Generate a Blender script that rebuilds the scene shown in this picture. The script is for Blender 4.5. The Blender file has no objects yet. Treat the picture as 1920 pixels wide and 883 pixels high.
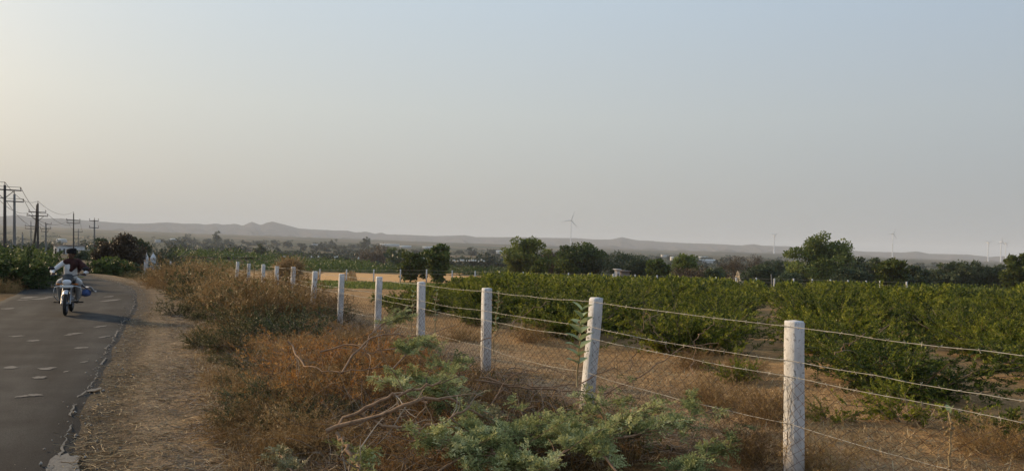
import bpy, math, random
import numpy as np
from mathutils import Matrix, Vector

# ------------------------------------------------------------------ camera, sky, sun, exposure
sc = bpy.context.scene
col = sc.collection
F = 1440.0; W0, H0 = 1920.0, 883.0
EYE = 1.9
cam_d = bpy.data.cameras.new('camera'); cam = bpy.data.objects.new('camera', cam_d); col.objects.link(cam)
cam_d.sensor_width = 36.0; cam_d.lens = 36.0 * F / W0
cam_d.clip_start = 0.05; cam_d.clip_end = 30000
CAM = (Matrix.Translation((0, 0, EYE)) @ Matrix.Rotation(math.radians(90 + 1.054), 4, 'X') @ Matrix.Rotation(math.radians(1.55), 4, 'Z'))
cam.matrix_world = CAM
sc.camera = cam
sc.render.resolution_x = 1024; sc.render.resolution_y = 470

SUN_AZ = math.radians(-60)      # from +Y, negative = to the left
SUN_EL = math.radians(17)
sun_dir = Vector((math.sin(SUN_AZ) * math.cos(SUN_EL), math.cos(SUN_AZ) * math.cos(SUN_EL), math.sin(SUN_EL)))

world = bpy.data.worlds.new('World'); sc.world = world; world.use_nodes = True
nt = world.node_tree; nt.nodes.clear()
def nd(t, **kw):
    n = nt.nodes.new(t)
    for k, v in kw.items(): setattr(n, k, v)
    return n
wo = nd('ShaderNodeOutputWorld'); bg = nd('ShaderNodeBackground')
sky = nd('ShaderNodeTexSky'); sky.sky_type = 'NISHITA'; sky.sun_disc = False
sky.sun_elevation = SUN_EL; sky.sun_rotation = SUN_AZ
sky.air_density = 1.0; sky.dust_density = 6.0; sky.ozone_density = 1.2; sky.altitude = 100
# thin dusty overcast veil over the clear sky: pale near the horizon, bluer higher up, a little warmer and brighter round the sun
tc = nd('ShaderNodeTexCoord'); sep = nd('ShaderNodeSeparateXYZ')
nt.links.new(tc.outputs['Generated'], sep.inputs[0])
rmp = nd('ShaderNodeValToRGB')
e = rmp.color_ramp.elements
SKY_RAMP = [(0.0, (3.35, 3.6, 3.8)), (0.07, (3.75, 4.05, 4.3)), (0.17, (4.15, 4.7, 5.15)), (0.32, (3.95, 5.0, 6.3)), (0.60, (3.5, 4.8, 6.8)), (1.0, (3.2, 4.6, 7.0))]
e[0].position = 0; e[1].position = 1
while len(e) < len(SKY_RAMP): e.new(0.5)
for i, (p, c) in enumerate(SKY_RAMP):
    e[i].position = p; e[i].color = tuple(x / 10 for x in c) + (1,)
nt.links.new(sep.outputs['Z'], rmp.inputs[0])
dot = nd('ShaderNodeVectorMath', operation='DOT_PRODUCT'); dot.inputs[1].default_value = sun_dir
nt.links.new(tc.outputs['Generated'], dot.inputs[0])
mr = nd('ShaderNodeMapRange', interpolation_type='SMOOTHSTEP')
mr.inputs['From Min'].default_value = -0.6; mr.inputs['From Max'].default_value = 1.0
mr.inputs['To Min'].default_value = 0.0; mr.inputs['To Max'].default_value = 1.0
nt.links.new(dot.outputs['Value'], mr.inputs['Value'])
glow = nd('ShaderNodeMix', data_type='RGBA')
glow.inputs[6].default_value = (0.76, 0.79, 0.82, 1); glow.inputs[7].default_value = (1.26, 1.16, 1.01, 1)
nt.links.new(mr.outputs[0], glow.inputs[0])
mul = nd('ShaderNodeMix', data_type='RGBA', blend_type='MULTIPLY'); mul.inputs[0].default_value = 1
nt.links.new(rmp.outputs[0], mul.inputs[6]); nt.links.new(glow.outputs[2], mul.inputs[7])
sc10 = nd('ShaderNodeVectorMath', operation='SCALE'); sc10.inputs['Scale'].default_value = 10.0
nt.links.new(mul.outputs[2], sc10.inputs[0])
mixs = nd('ShaderNodeMix', data_type='RGBA'); mixs.inputs[0].default_value = 0.86
nt.links.new(sky.outputs[0], mixs.inputs[6]); nt.links.new(sc10.outputs[0], mixs.inputs[7])
nt.links.new(mixs.outputs[2], bg.inputs['Color']); bg.inputs['Strength'].default_value = 0.125
nt.links.new(bg.outputs[0], wo.inputs[0])

sun_d = bpy.data.lights.new('sun', 'SUN'); sun = bpy.data.objects.new('sun', sun_d); col.objects.link(sun)
sun_d.energy = 4.7; sun_d.angle = math.radians(5); sun_d.color = (1.0, 0.72, 0.42)
sun.rotation_euler = sun_dir.to_track_quat('Z', 'Y').to_euler()
sun.location = sun_dir * 50

vs = sc.view_settings
vs.view_transform = 'Standard'; vs.look = 'None'; vs.gamma = 1.0; vs.exposure = 0.0; vs.use_curve_mapping = False
cy = sc.cycles
cy.use_denoising = True
try:
    cy.denoiser = 'OPENIMAGEDENOISE'; cy.denoising_input_passes = 'RGB_ALBEDO_NORMAL'; cy.denoising_prefilter = 'ACCURATE'
except Exception: pass
cy.max_bounces = 6; cy.diffuse_bounces = 3; cy.glossy_bounces = 2; cy.transmission_bounces = 3; cy.volume_bounces = 1; cy.transparent_max_bounces = 8
cy.use_adaptive_sampling = True; cy.adaptive_threshold = 0.015
cy.sample_clamp_indirect = 6.0
cy.caustics_reflective = False; cy.caustics_refractive = False
sc.render.film_transparent = False

# ------------------------------------------------------------------ helpers: noise, terrain, pixels
def _hash(ix, iy, seed):
    n = (ix.astype(np.int64) * 374761393 + iy.astype(np.int64) * 668265263 + seed * 1442695041) & 0x7fffffff
    n = ((n ^ (n >> 13)) * 1274126177) & 0x7fffffff
    n = (n ^ (n >> 16)) & 0xffff
    return n / 65535.0
def vnoise(x, y, seed=0):
    x = np.asarray(x, float); y = np.asarray(y, float)
    ix = np.floor(x); iy = np.floor(y); fx = x - ix; fy = y - iy
    fx = fx * fx * (3 - 2 * fx); fy = fy * fy * (3 - 2 * fy)
    a = _hash(ix, iy, seed); b = _hash(ix + 1, iy, seed); c = _hash(ix, iy + 1, seed); d = _hash(ix + 1, iy + 1, seed)
    return (a * (1 - fx) + b * fx) * (1 - fy) + (c * (1 - fx) + d * fx) * fy - 0.5
def fbm(x, y, oct=4, seed=0):
    s = 0; a = 1.0
    for o in range(oct):
        s = s + a * vnoise(np.asarray(x) * 2 ** o, np.asarray(y) * 2 ** o, seed + o); a *= 0.5
    return s
def sstep(x, a, b):
    t = np.clip((np.asarray(x, float) - a) / (b - a), 0, 1); return t * t * (3 - 2 * t)

# right edge of the road, from behind the camera to where it bends out of view
RE = np.array([(14.0, -30), (6.9, -15.2), (2.9, -7), (-0.75, 0), (-3.72, 6.26), (-5.42, 10), (-8.65, 17.3), (-11.9, 24.4), (-14.4, 29.3), (-17.2, 33.8), (-20.2, 37.9),
               (-23.2, 42), (-28, 49.5), (-33, 58), (-41.9, 74.5), (-53, 95), (-62, 111), (-66, 122), (-67, 134), (-63, 150), (-55, 168)])
def spline(P, n):
    P = np.asarray(P, float); t = np.concatenate([[0], np.cumsum(np.linalg.norm(np.diff(P, axis=0), axis=1))])
    m = np.gradient(P, t, axis=0)
    s = np.linspace(0, t[-1], n); i = np.clip(np.searchsorted(t, s) - 1, 0, len(t) - 2)
    h = (t[i + 1] - t[i])[:, None]; u = ((s - t[i])[:, None]) / h
    return (2*u**3-3*u**2+1)*P[i] + (u**3-2*u**2+u)*h*m[i] + (-2*u**3+3*u**2)*P[i+1] + (u**3-u**2)*h*m[i+1]
RD = spline(RE, 420)
RT = np.gradient(RD, axis=0); RT /= np.linalg.norm(RT, axis=1)[:, None]
RN = np.stack([RT[:, 1], -RT[:, 0]], 1)           # points right of the road
RW = 3.45
def road_sd(x, y):
    """signed distance to the road's right edge: > 0 right of it, < 0 on and left of the road"""
    x = np.asarray(x, float).ravel(); y = np.asarray(y, float).ravel()
    best = np.full(x.shape, 1e9); sg = np.zeros(x.shape)
    C = RD[::4]; N = RN[::4]
    for k0 in range(0, len(x), 40000):
        xs = x[k0:k0+40000]; ys = y[k0:k0+40000]
        d2 = (xs[:, None] - C[None, :, 0])**2 + (ys[:, None] - C[None, :, 1])**2
        i = d2.argmin(1); r = np.arange(len(xs))
        side = (xs - C[i, 0]) * N[i, 0] + (ys - C[i, 1]) * N[i, 1]
        dd = np.sqrt(d2[r, i])
        near = dd < 3.0
        best[k0:k0+40000] = np.where(near, side, np.sign(side) * dd)
    return best
def road_z(y):
    return np.interp(y, [-40, 27, 41, 75, 113, 140, 200], [0, 0, -0.12, -0.5, -0.75, -1.05, -1.6])
def field_z(y):
    return np.interp(y, [-50, 0, 6, 10, 30, 80, 130, 250, 450, 700, 1500, 2600, 9000], [0.1, 0.22, 0.33, 0.32, -0.1, -1.95, -2.7, -5.2, -7.0, -7.8, -8.5, -9, -9])
def terr(x, y, fine=True):
    sh = np.shape(x); x = np.asarray(x, float).ravel(); y = np.asarray(y, float).ravel()
    r = np.hypot(x, y)
    sd = np.where(r < 260, 0.0, 60.0)
    m = r < 260
    if m.any(): sd[m] = road_sd(x[m], y[m])
    # behind and beside the viewer everything far falls to the plain as it does in front
    yy = np.where(y > 0, np.maximum(y, r * 0.62), r * 0.62)
    rz = road_z(np.where(m, np.maximum(y, -40), 200)); fz = field_z(np.where(m, yy, np.maximum(yy, r * 0.8)))
    w = sstep(sd, 0.4, 5.0)
    lo = 0.035 * sstep(sd, 0.0, 0.25)
    left = sstep(-sd, RW + 6, 60)
    z = rz * (1 - w) + fz * w
    z = z * (1 - left) + np.minimum(rz, fz) * left
    far = sstep(r, 150, 260)
    z = z * (1 - far) + fz * far
    onroad = (sd < -0.14) & (sd > -RW + 0.14) & m
    z = np.where(onroad, rz - 0.07, z - 0.02)
    if fine:
        amp = np.where(onroad, 0, sstep(sd, 0.1, 2.0) + sstep(-sd, RW + .1, RW + 2)) * (r < 300)
        z = z + amp * (0.10 * vnoise(x * 0.55, y * 0.55, 3) + 0.06 * vnoise(x * 1.7, y * 1.7, 5) + 0.025 * vnoise(x * 5, y * 5, 7))
        z = z + sstep(r, 300, 1200) * 5 * fbm(x / 420, y / 420, 3, 11)
    z = z + sstep(r, 500, 3300) * np.interp(np.arctan2(x, np.maximum(y, 1)), [-0.6, 0, 0.6], [44, 30, 14])
    return z.reshape(sh)
def tz(x, y): return float(terr(np.array([x]), np.array([y]))[0])

CM = np.array(CAM)
def ray(px, py):
    d = np.array([(px - W0 / 2) / F, (H0 / 2 - py) / F, -1.0]); return CM[:3, :3] @ d
def at(px, py, Y):
    d = ray(px, py); return np.array([0, 0, EYE]) + d * (Y / d[1])
def gat(px, Y):
    """ground point at picture column px and depth Y"""
    p = at(px, 500, Y); z = tz(p[0], p[1])
    for _ in range(3):
        d = ray(px, 500 + 0); 
        # column shift due to camera roll at that height
        py = pxy((p[0], p[1], z))[1]; p = at(px, py, Y); z = tz(p[0], p[1])
    return np.array([p[0], p[1], z])
CI = np.linalg.inv(CM)
def pxy(p):
    q = CI @ np.array([p[0], p[1], p[2], 1.0]); return (W0 / 2 + F * q[0] / -q[2], H0 / 2 - F * q[1] / -q[2])
def onground(px, py):
    d = ray(px, py); t = np.geomspace(2.5, 400, 900); o = np.array([0, 0, EYE])
    P = o + t[:, None] * d; h = terr(P[:, 0], P[:, 1]); b = np.where(P[:, 2] < h)[0]
    return P[b[0]] if len(b) else P[-1]

# ------------------------------------------------------------------ helpers: meshes
def nrm(v): return v / np.maximum(np.linalg.norm(v, axis=-1, keepdims=True), 1e-9)
class G:
    def __init__(s): s.V = []; s.Q = []; s.T = []; s.c = []; s.n = 0
    def add(s, V, Q=None, T=None, tint=0.5):
        V = np.asarray(V, float).reshape(-1, 3)
        if Q is not None and len(Q): s.Q.append(np.asarray(Q, np.int64).reshape(-1, 4) + s.n)
        if T is not None and len(T): s.T.append(np.asarray(T, np.int64).reshape(-1, 3) + s.n)
        t = np.broadcast_to(np.asarray(tint, float), (len(V),)) if np.ndim(tint) == 0 else np.asarray(tint, float).ravel()
        s.V.append(V); s.c.append(t); s.n += len(V)
        return s
    def merge(s, o, M=None, tint=None):
        off = s.n
        V = np.concatenate(o.V)
        if M is not None: V = V @ M[:3, :3].T + M[:3, 3]
        s.V.append(V); s.c.append(np.concatenate(o.c)); s.n += len(V)
        for q in o.Q: s.Q.append(q + off)
        for t in o.T: s.T.append(t + off)
    def mesh(s, name, mat, smooth=False):
        me = bpy.data.meshes.new(name)
        V = np.concatenate(s.V) if s.V else np.zeros((0, 3))
        Q = np.concatenate(s.Q) if s.Q else np.zeros((0, 4), np.int64)
        T = np.concatenate(s.T) if s.T else np.zeros((0, 3), np.int64)
        me.vertices.add(len(V)); me.vertices.foreach_set('co', V.astype(np.float32).ravel())
        li = np.concatenate([Q.ravel(), T.ravel()]).astype(np.int32)
        me.loops.add(len(li)); me.loops.foreach_set('vertex_index', li)
        st = np.concatenate([np.arange(len(Q)) * 4, len(Q) * 4 + np.arange(len(T)) * 3]).astype(np.int32)
        me.polygons.add(len(st)); me.polygons.foreach_set('loop_start', st)
        try: me.polygons.foreach_set('loop_total', np.concatenate([np.full(len(Q), 4), np.full(len(T), 3)]).astype(np.int32))
        except Exception: pass
        if smooth: me.polygons.foreach_set('use_smooth', np.ones(len(st), bool))
        a = me.attributes.new('tint', 'FLOAT', 'POINT'); a.data.foreach_set('value', np.concatenate(s.c).astype(np.float32))
        me.update(calc_edges=True); me.validate()
        if mat: me.materials.append(mat)
        return me
    def build(s, name, mat, parent=None, smooth=False):
        return put(name, s.mesh(name, mat, smooth), parent)
def put(name, me, parent=None):
    o = bpy.data.objects.new(name, me); col.objects.link(o)
    if parent: o.parent = parent
    return o
def tag(o, label=None, cat=None, group=None, kind=None):
    if label: o['label'] = label
    if cat: o['category'] = cat
    if group: o['group'] = group
    if kind: o['kind'] = kind
    return o
def empty(name, loc=(0, 0, 0), rz=0, sc_=1.0):
    o = bpy.data.objects.new(name, None); col.objects.link(o); o.empty_display_size = 0.2
    o.location = loc; o.rotation_euler = (0, 0, rz); o.scale = (sc_,) * 3 if np.ndim(sc_) == 0 else sc_
    return o
def tubes(g, P, R, sides=3, tint=0.5):
    """P (N,K,3) polylines, R (N,K) radii"""
    P = np.asarray(P, float); R = np.asarray(R, float)
    if P.ndim == 2: P = P[None]; R = np.broadcast_to(R, P.shape[:2])
    N, K, _ = P.shape
    T = nrm(np.gradient(P, axis=1)); up = np.where(np.abs(T[..., 2:3]) < 0.9, np.array([0, 0, 1.0]), np.array([1.0, 0, 0]))
    A = nrm(np.cross(T, up)); B = np.cross(T, A)
    th = np.arange(sides) * 2 * np.pi / sides
    V = P[:, :, None, :] + R[:, :, None, None] * (np.cos(th)[None, None, :, None] * A[:, :, None, :] + np.sin(th)[None, None, :, None] * B[:, :, None, :])
    idx = np.arange(N * K * sides).reshape(N, K, sides)
    a = idx[:, :-1, :]; b = idx[:, 1:, :]
    Q = np.stack([a, np.roll(a, -1, 2), np.roll(b, -1, 2), b], -1).reshape(-1, 4)
    t = np.broadcast_to(np.asarray(tint, float).reshape(-1, 1, 1) if np.ndim(tint) else np.full((1, 1, 1), float(tint)), (N, K, sides))
    g.add(V.reshape(-1, 3), Q, None, t.ravel())
    if sides > 3:
        for e_ in (0, K - 1):
            i = idx[:, e_, :]
            if sides == 4: g.Q.append(i + g.n - N * K * sides)
            else:
                tr = np.stack([np.repeat(i[:, :1], sides - 2, 1), i[:, 1:-1], i[:, 2:]], -1).reshape(-1, 3); g.T.append(tr + g.n - N * K * sides)
def leaves(g, P, D, L, Wd, tint, rng, fold=0.12, up=None):
    """one bent diamond per leaf"""
    P = np.asarray(P, float); n = len(P); D = nrm(np.asarray(D, float))
    rv = rng.normal(size=(n, 3)) if up is None else np.broadcast_to(up, (n, 3)) + rng.normal(size=(n, 3)) * 0.35
    S = nrm(np.cross(D, rv)); Nn = np.cross(S, D)
    L = np.broadcast_to(L, (n,))[:, None]; Wd = np.broadcast_to(Wd, (n,))[:, None]
    m = P + D * L * 0.5 + Nn * L * fold
    V = np.stack([P, m + S * Wd * 0.5, P + D * L, m - S * Wd * 0.5], 1)
    g.add(V.reshape(-1, 3), np.arange(n * 4).reshape(n, 4), None, np.repeat(np.broadcast_to(tint, (n,)), 4))
def stems(rng, start, dirs, length, K, wander, grav):
    n = len(start); P = np.zeros((n, K, 3)); P[:, 0] = start; D = nrm(np.asarray(dirs, float)).copy()
    L = np.broadcast_to(length, (n,))[:, None] / (K - 1)
    for k in range(1, K):
        P[:, k] = P[:, k-1] + D * L
        D = nrm(D + rng.normal(size=(n, 3)) * wander + np.array([0, 0, grav]))
    return P
def onstems(rng, P, n, lo=0.2, hi=1.0):
    N, K, _ = P.shape
    i = rng.integers(0, N, n); t = (lo + (hi - lo) * rng.random(n)) * (K - 1); k = np.minimum(t.astype(int), K - 2); f = (t - k)[:, None]
    pos = P[i, k] * (1 - f) + P[i, k+1] * f; tan = nrm(P[i, k+1] - P[i, k])
    return pos, tan, i, t / (K - 1)
def taper(P, r0, r1): return np.linspace(r0, r1, P.shape[1])[None, :] * np.ones((P.shape[0], 1))
def box(g, c, s, M=None, tint=0.5, bev=0.0):
    c = np.asarray(c, float); s = np.asarray(s, float) / 2
    if bev <= 0:
        V = np.array([(x, y, z) for x in (-1, 1) for y in (-1, 1) for z in (-1, 1)]) * s
        Qs = [(0,1,3,2),(4,6,7,5),(0,4,5,1),(2,3,7,6),(0,2,6,4),(1,5,7,3)]
        V = V + c
        if M is not None: V = V @ M[:3, :3].T + M[:3, 3]
        g.add(V, Qs, None, tint)
    else:
        # chamfered prism along z
        b = bev; x, y, z = s
        ring = np.array([(x-b, -y), (x, -y+b), (x, y-b), (x-b, y), (-x+b, y), (-x, y-b), (-x, -y+b), (-x+b, -y)])
        inner = ring * np.array([(x-b)/x, (y-b)/y])
        V = np.concatenate([np.c_[inner, np.full(8, -z)], np.c_[ring, np.full(8, -z+b)], np.c_[ring, np.full(8, z-b)], np.c_[inner, np.full(8, z)]]) + c
        if M is not None: V = V @ M[:3, :3].T + M[:3, 3]
        Qs = []
        for k in range(3):
            for j in range(8): Qs.append((k*8+j, k*8+(j+1)%8, (k+1)*8+(j+1)%8, (k+1)*8+j))
        Ts = []
        for j in range(1, 7): Ts.append((0, j+1, j)); Ts.append((24, 24+j, 24+j+1))
        g.add(V, Qs, Ts, tint)
def lathe(g, prof, seg=16, M=None, tint=0.5):
    prof = np.asarray(prof, float); n = len(prof); th = np.arange(seg) * 2 * np.pi / seg
    V = np.stack([prof[:, None, 0] * np.cos(th), prof[:, None, 0] * np.sin(th), np.broadcast_to(prof[:, None, 1], (n, seg))], -1).reshape(-1, 3)
    if M is not None: V = V @ M[:3, :3].T + M[:3, 3]
    i = np.arange(n * seg).reshape(n, seg); a = i[:-1]; b = i[1:]
    g.add(V, np.stack([a, np.roll(a, -1, 1), np.roll(b, -1, 1), b], -1).reshape(-1, 4), None, tint)
def mat4(loc=(0,0,0), rx=0, ry=0, rz=0, s=(1,1,1)):
    return np.array(Matrix.Translation(loc) @ Matrix.Rotation(rz, 4, 'Z') @ Matrix.Rotation(ry, 4, 'Y') @ Matrix.Rotation(rx, 4, 'X') @ Matrix.Diagonal((*s, 1)))
def ellipsoid(g, c, r, seg=12, rings=8, M=None, tint=0.5):
    ph = np.linspace(0, np.pi, rings + 1); prof = np.stack([np.maximum(np.sin(ph), 1e-4), -np.cos(ph)], 1)
    MM = mat4(c, s=r) if M is None else M @ mat4(c, s=r)
    lathe(g, prof, seg, MM, tint)

# ------------------------------------------------------------------ materials
def newmat(name):
    m = bpy.data.materials.new(name); m.use_nodes = True; m.node_tree.nodes.clear()
    N = m.node_tree.nodes; Lk = m.node_tree.links
    out = N.new('ShaderNodeOutputMaterial')
    return m, N, Lk, out
def ramp(N, stops):
    r = N.new('ShaderNodeValToRGB'); e = r.color_ramp.elements
    while len(e) < len(stops): e.new(0.5)
    for i, (p, c) in enumerate(stops): e[i].position = p; e[i].color = tuple(c) + (1,)
    return r
def mat_leaf(name, cols, transl=0.25, rough=0.55, objvar=0.25):
    """leaf colour from the per-leaf tint; every copy a shade different"""
    m, N, Lk, out = newmat(name)
    at_ = N.new('ShaderNodeAttribute'); at_.attribute_name = 'tint'
    oi = N.new('ShaderNodeObjectInfo')
    ad = N.new('ShaderNodeMath'); ad.operation = 'MULTIPLY_ADD'; ad.inputs[1].default_value = objvar; ad.inputs[2].default_value = -objvar / 2
    Lk.new(oi.outputs['Random'], ad.inputs[0])
    ad2 = N.new('ShaderNodeMath'); ad2.operation = 'ADD'; Lk.new(ad.outputs[0], ad2.inputs[0]); Lk.new(at_.outputs['Fac'], ad2.inputs[1])
    n = len(cols); rp = ramp(N, [(i / (n - 1), c) for i, c in enumerate(cols)]); Lk.new(ad2.outputs[0], rp.inputs[0])
    p = N.new('ShaderNodeBsdfPrincipled'); p.inputs['Roughness'].default_value = rough; p.inputs['Specular IOR Level'].default_value = 0.25
    Lk.new(rp.outputs[0], p.inputs['Base Color'])
    t = N.new('ShaderNodeBsdfTranslucent'); Lk.new(rp.outputs[0], t.inputs['Color'])
    mx = N.new('ShaderNodeMixShader'); mx.inputs[0].default_value = transl
    Lk.new(p.outputs[0], mx.inputs[1]); Lk.new(t.outputs[0], mx.inputs[2]); Lk.new(mx.outputs[0], out.inputs[0])
    return m
def mat_noise(name, cols, scale=8.0, rough=0.8, bump=0.0, detail=6.0, metal=0.0, spec=0.3, bscale=None, stretch=(1,1,1), objvar=0.0, pos=True):
    """two to four colours mottled by noise"""
    m, N, Lk, out = newmat(name)
    tcn = N.new('ShaderNodeTexCoord'); mp = N.new('ShaderNodeMapping'); mp.inputs['Scale'].default_value = stretch
    Lk.new(tcn.outputs['Object'], mp.inputs[0])
    nz = N.new('ShaderNodeTexNoise'); nz.inputs['Scale'].default_value = scale; nz.inputs['Detail'].default_value = detail; nz.inputs['Roughness'].default_value = 0.65
    Lk.new(mp.outputs[0], nz.inputs['Vector'])
    n = len(cols); rp = ramp(N, [(0.3 + 0.4 * i / max(n - 1, 1), c) for i, c in enumerate(cols)])
    Lk.new(nz.outputs[0], rp.inputs[0])
    p = N.new('ShaderNodeBsdfPrincipled'); p.inputs['Roughness'].default_value = rough; p.inputs['Metallic'].default_value = metal; p.inputs['Specular IOR Level'].default_value = spec
    Lk.new(rp.outputs[0], p.inputs['Base Color'])
    if bump:
        nb = N.new('ShaderNodeTexNoise'); nb.inputs['Scale'].default_value = bscale or scale * 4; nb.inputs['Detail'].default_value = 5
        Lk.new(mp.outputs[0], nb.inputs['Vector'])
        b = N.new('ShaderNodeBump'); b.inputs['Strength'].default_value = bump; b.inputs['Distance'].default_value = 0.02
        Lk.new(nb.outputs[0], b.inputs['Height']); Lk.new(b.outputs[0], p.inputs['Normal'])
    Lk.new(p.outputs[0], out.inputs[0])
    return m
def mat_ground():
    m, N, Lk, out = newmat('soil_and_fields')
    ca = N.new('ShaderNodeAttribute'); ca.attribute_name = 'cover'
    geo = N.new('ShaderNodeNewGeometry')
    n1 = N.new('ShaderNodeTexNoise'); n1.inputs['Scale'].default_value = 9.0; n1.inputs['Detail'].default_value = 9; n1.inputs['Roughness'].default_value = 0.72
    n2 = N.new('ShaderNodeTexNoise'); n2.inputs['Scale'].default_value = 0.9; n2.inputs['Detail'].default_value = 6
    n3 = N.new('ShaderNodeTexNoise'); n3.inputs['Scale'].default_value = 45.0; n3.inputs['Detail'].default_value = 4
    for n in (n1, n2, n3): Lk.new(geo.outputs['Position'], n.inputs['Vector'])
    r1 = ramp(N, [(0.32, (0.62, 0.58, 0.54)), (0.52, (1, 1, 1)), (0.70, (1.5, 1.4, 1.25))]); Lk.new(n1.outputs[0], r1.inputs[0])
    r2 = ramp(N, [(0.32, (0.74, 0.72, 0.70)), (0.65, (1.22, 1.16, 1.05))]); Lk.new(n2.outputs[0], r2.inputs[0])
    r3 = ramp(N, [(0.35, (0.7, 0.7, 0.7)), (0.62, (1.2, 1.2, 1.2))]); Lk.new(n3.outputs[0], r3.inputs[0])
    cur = ca.outputs['Color']
    for r in (r1, r2, r3):
        mm = N.new('ShaderNodeMix'); mm.data_type = 'RGBA'; mm.blend_type = 'MULTIPLY'; mm.inputs[0].default_value = 1
        Lk.new(cur, mm.inputs[6]); Lk.new(r.outputs[0], mm.inputs[7]); cur = mm.outputs[2]
    p = N.new('ShaderNodeBsdfPrincipled'); p.inputs['Roughness'].default_value = 0.95; p.inputs['Specular IOR Level'].default_value = 0.1
    Lk.new(cur, p.inputs['Base Color'])
    ad = N.new('ShaderNodeMath'); ad.operation = 'ADD'; Lk.new(n1.outputs[0], ad.inputs[0]); Lk.new(n3.outputs[0], ad.inputs[1])
    b = N.new('ShaderNodeBump'); b.inputs['Strength'].default_value = 0.9; b.inputs['Distance'].default_value = 0.05
    Lk.new(ad.outputs[0], b.inputs['Height']); Lk.new(b.outputs[0], p.inputs['Normal']); Lk.new(p.outputs[0], out.inputs[0])
    return m
def mat_asphalt():
    m, N, Lk, out = newmat('worn_asphalt')
    geo = N.new('ShaderNodeNewGeometry'); mp = N.new('ShaderNodeMapping'); mp.inputs['Rotation'].default_value = (0, 0, math.radians(-25.5))
    Lk.new(geo.outputs['Position'], mp.inputs[0])
    mp2 = N.new('ShaderNodeMapping'); mp2.inputs['Scale'].default_value = (1.6, 0.16, 1); Lk.new(mp.outputs[0], mp2.inputs[0])
    a = N.new('ShaderNodeTexNoise'); a.inputs['Scale'].default_value = 1.0; a.inputs['Detail'].default_value = 5; Lk.new(mp2.outputs[0], a.inputs['Vector'])
    b_ = N.new('ShaderNodeTexNoise'); b_.inputs['Scale'].default_value = 70.0; b_.inputs['Detail'].default_value = 4; b_.inputs['Roughness'].default_value = 0.8; Lk.new(geo.outputs['Position'], b_.inputs['Vector'])
    c_ = N.new('ShaderNodeTexNoise'); c_.inputs['Scale'].default_value = 1.3; c_.inputs['Detail'].default_value = 7; Lk.new(geo.outputs['Position'], c_.inputs['Vector'])
    ra = ramp(N, [(0.33, (0.013, 0.0142, 0.0155)), (0.5, (0.025, 0.0262, 0.0272)), (0.68, (0.044, 0.0445, 0.0435))]); Lk.new(a.outputs[0], ra.inputs[0])
    rb = ramp(N, [(0.32, (0.35, 0.35, 0.36)), (0.7, (1.85, 1.8, 1.72))]); Lk.new(b_.outputs[0], rb.inputs[0])
    rc = ramp(N, [(0.35, (0.68, 0.68, 0.70)), (0.66, (1.4, 1.37, 1.3))]); Lk.new(c_.outputs[0], rc.inputs[0])
    cur = ra.outputs[0]
    for r in (rb, rc):
        mm = N.new('ShaderNodeMix'); mm.data_type = 'RGBA'; mm.blend_type = 'MULTIPLY'; mm.inputs[0].default_value = 1
        Lk.new(cur, mm.inputs[6]); Lk.new(r.outputs[0], mm.inputs[7]); cur = mm.outputs[2]
    p = N.new('ShaderNodeBsdfPrincipled'); p.inputs['Roughness'].default_value = 0.9; p.inputs['Specular IOR Level'].default_value = 0.12
    Lk.new(cur, p.inputs['Base Color'])
    bp = N.new('ShaderNodeBump'); bp.inputs['Strength'].default_value = 0.5; bp.inputs['Distance'].default_value = 0.012
    Lk.new(b_.outputs[0], bp.inputs['Height']); Lk.new(bp.outputs[0], p.inputs['Normal']); Lk.new(p.outputs[0], out.inputs[0])
    return m
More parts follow.
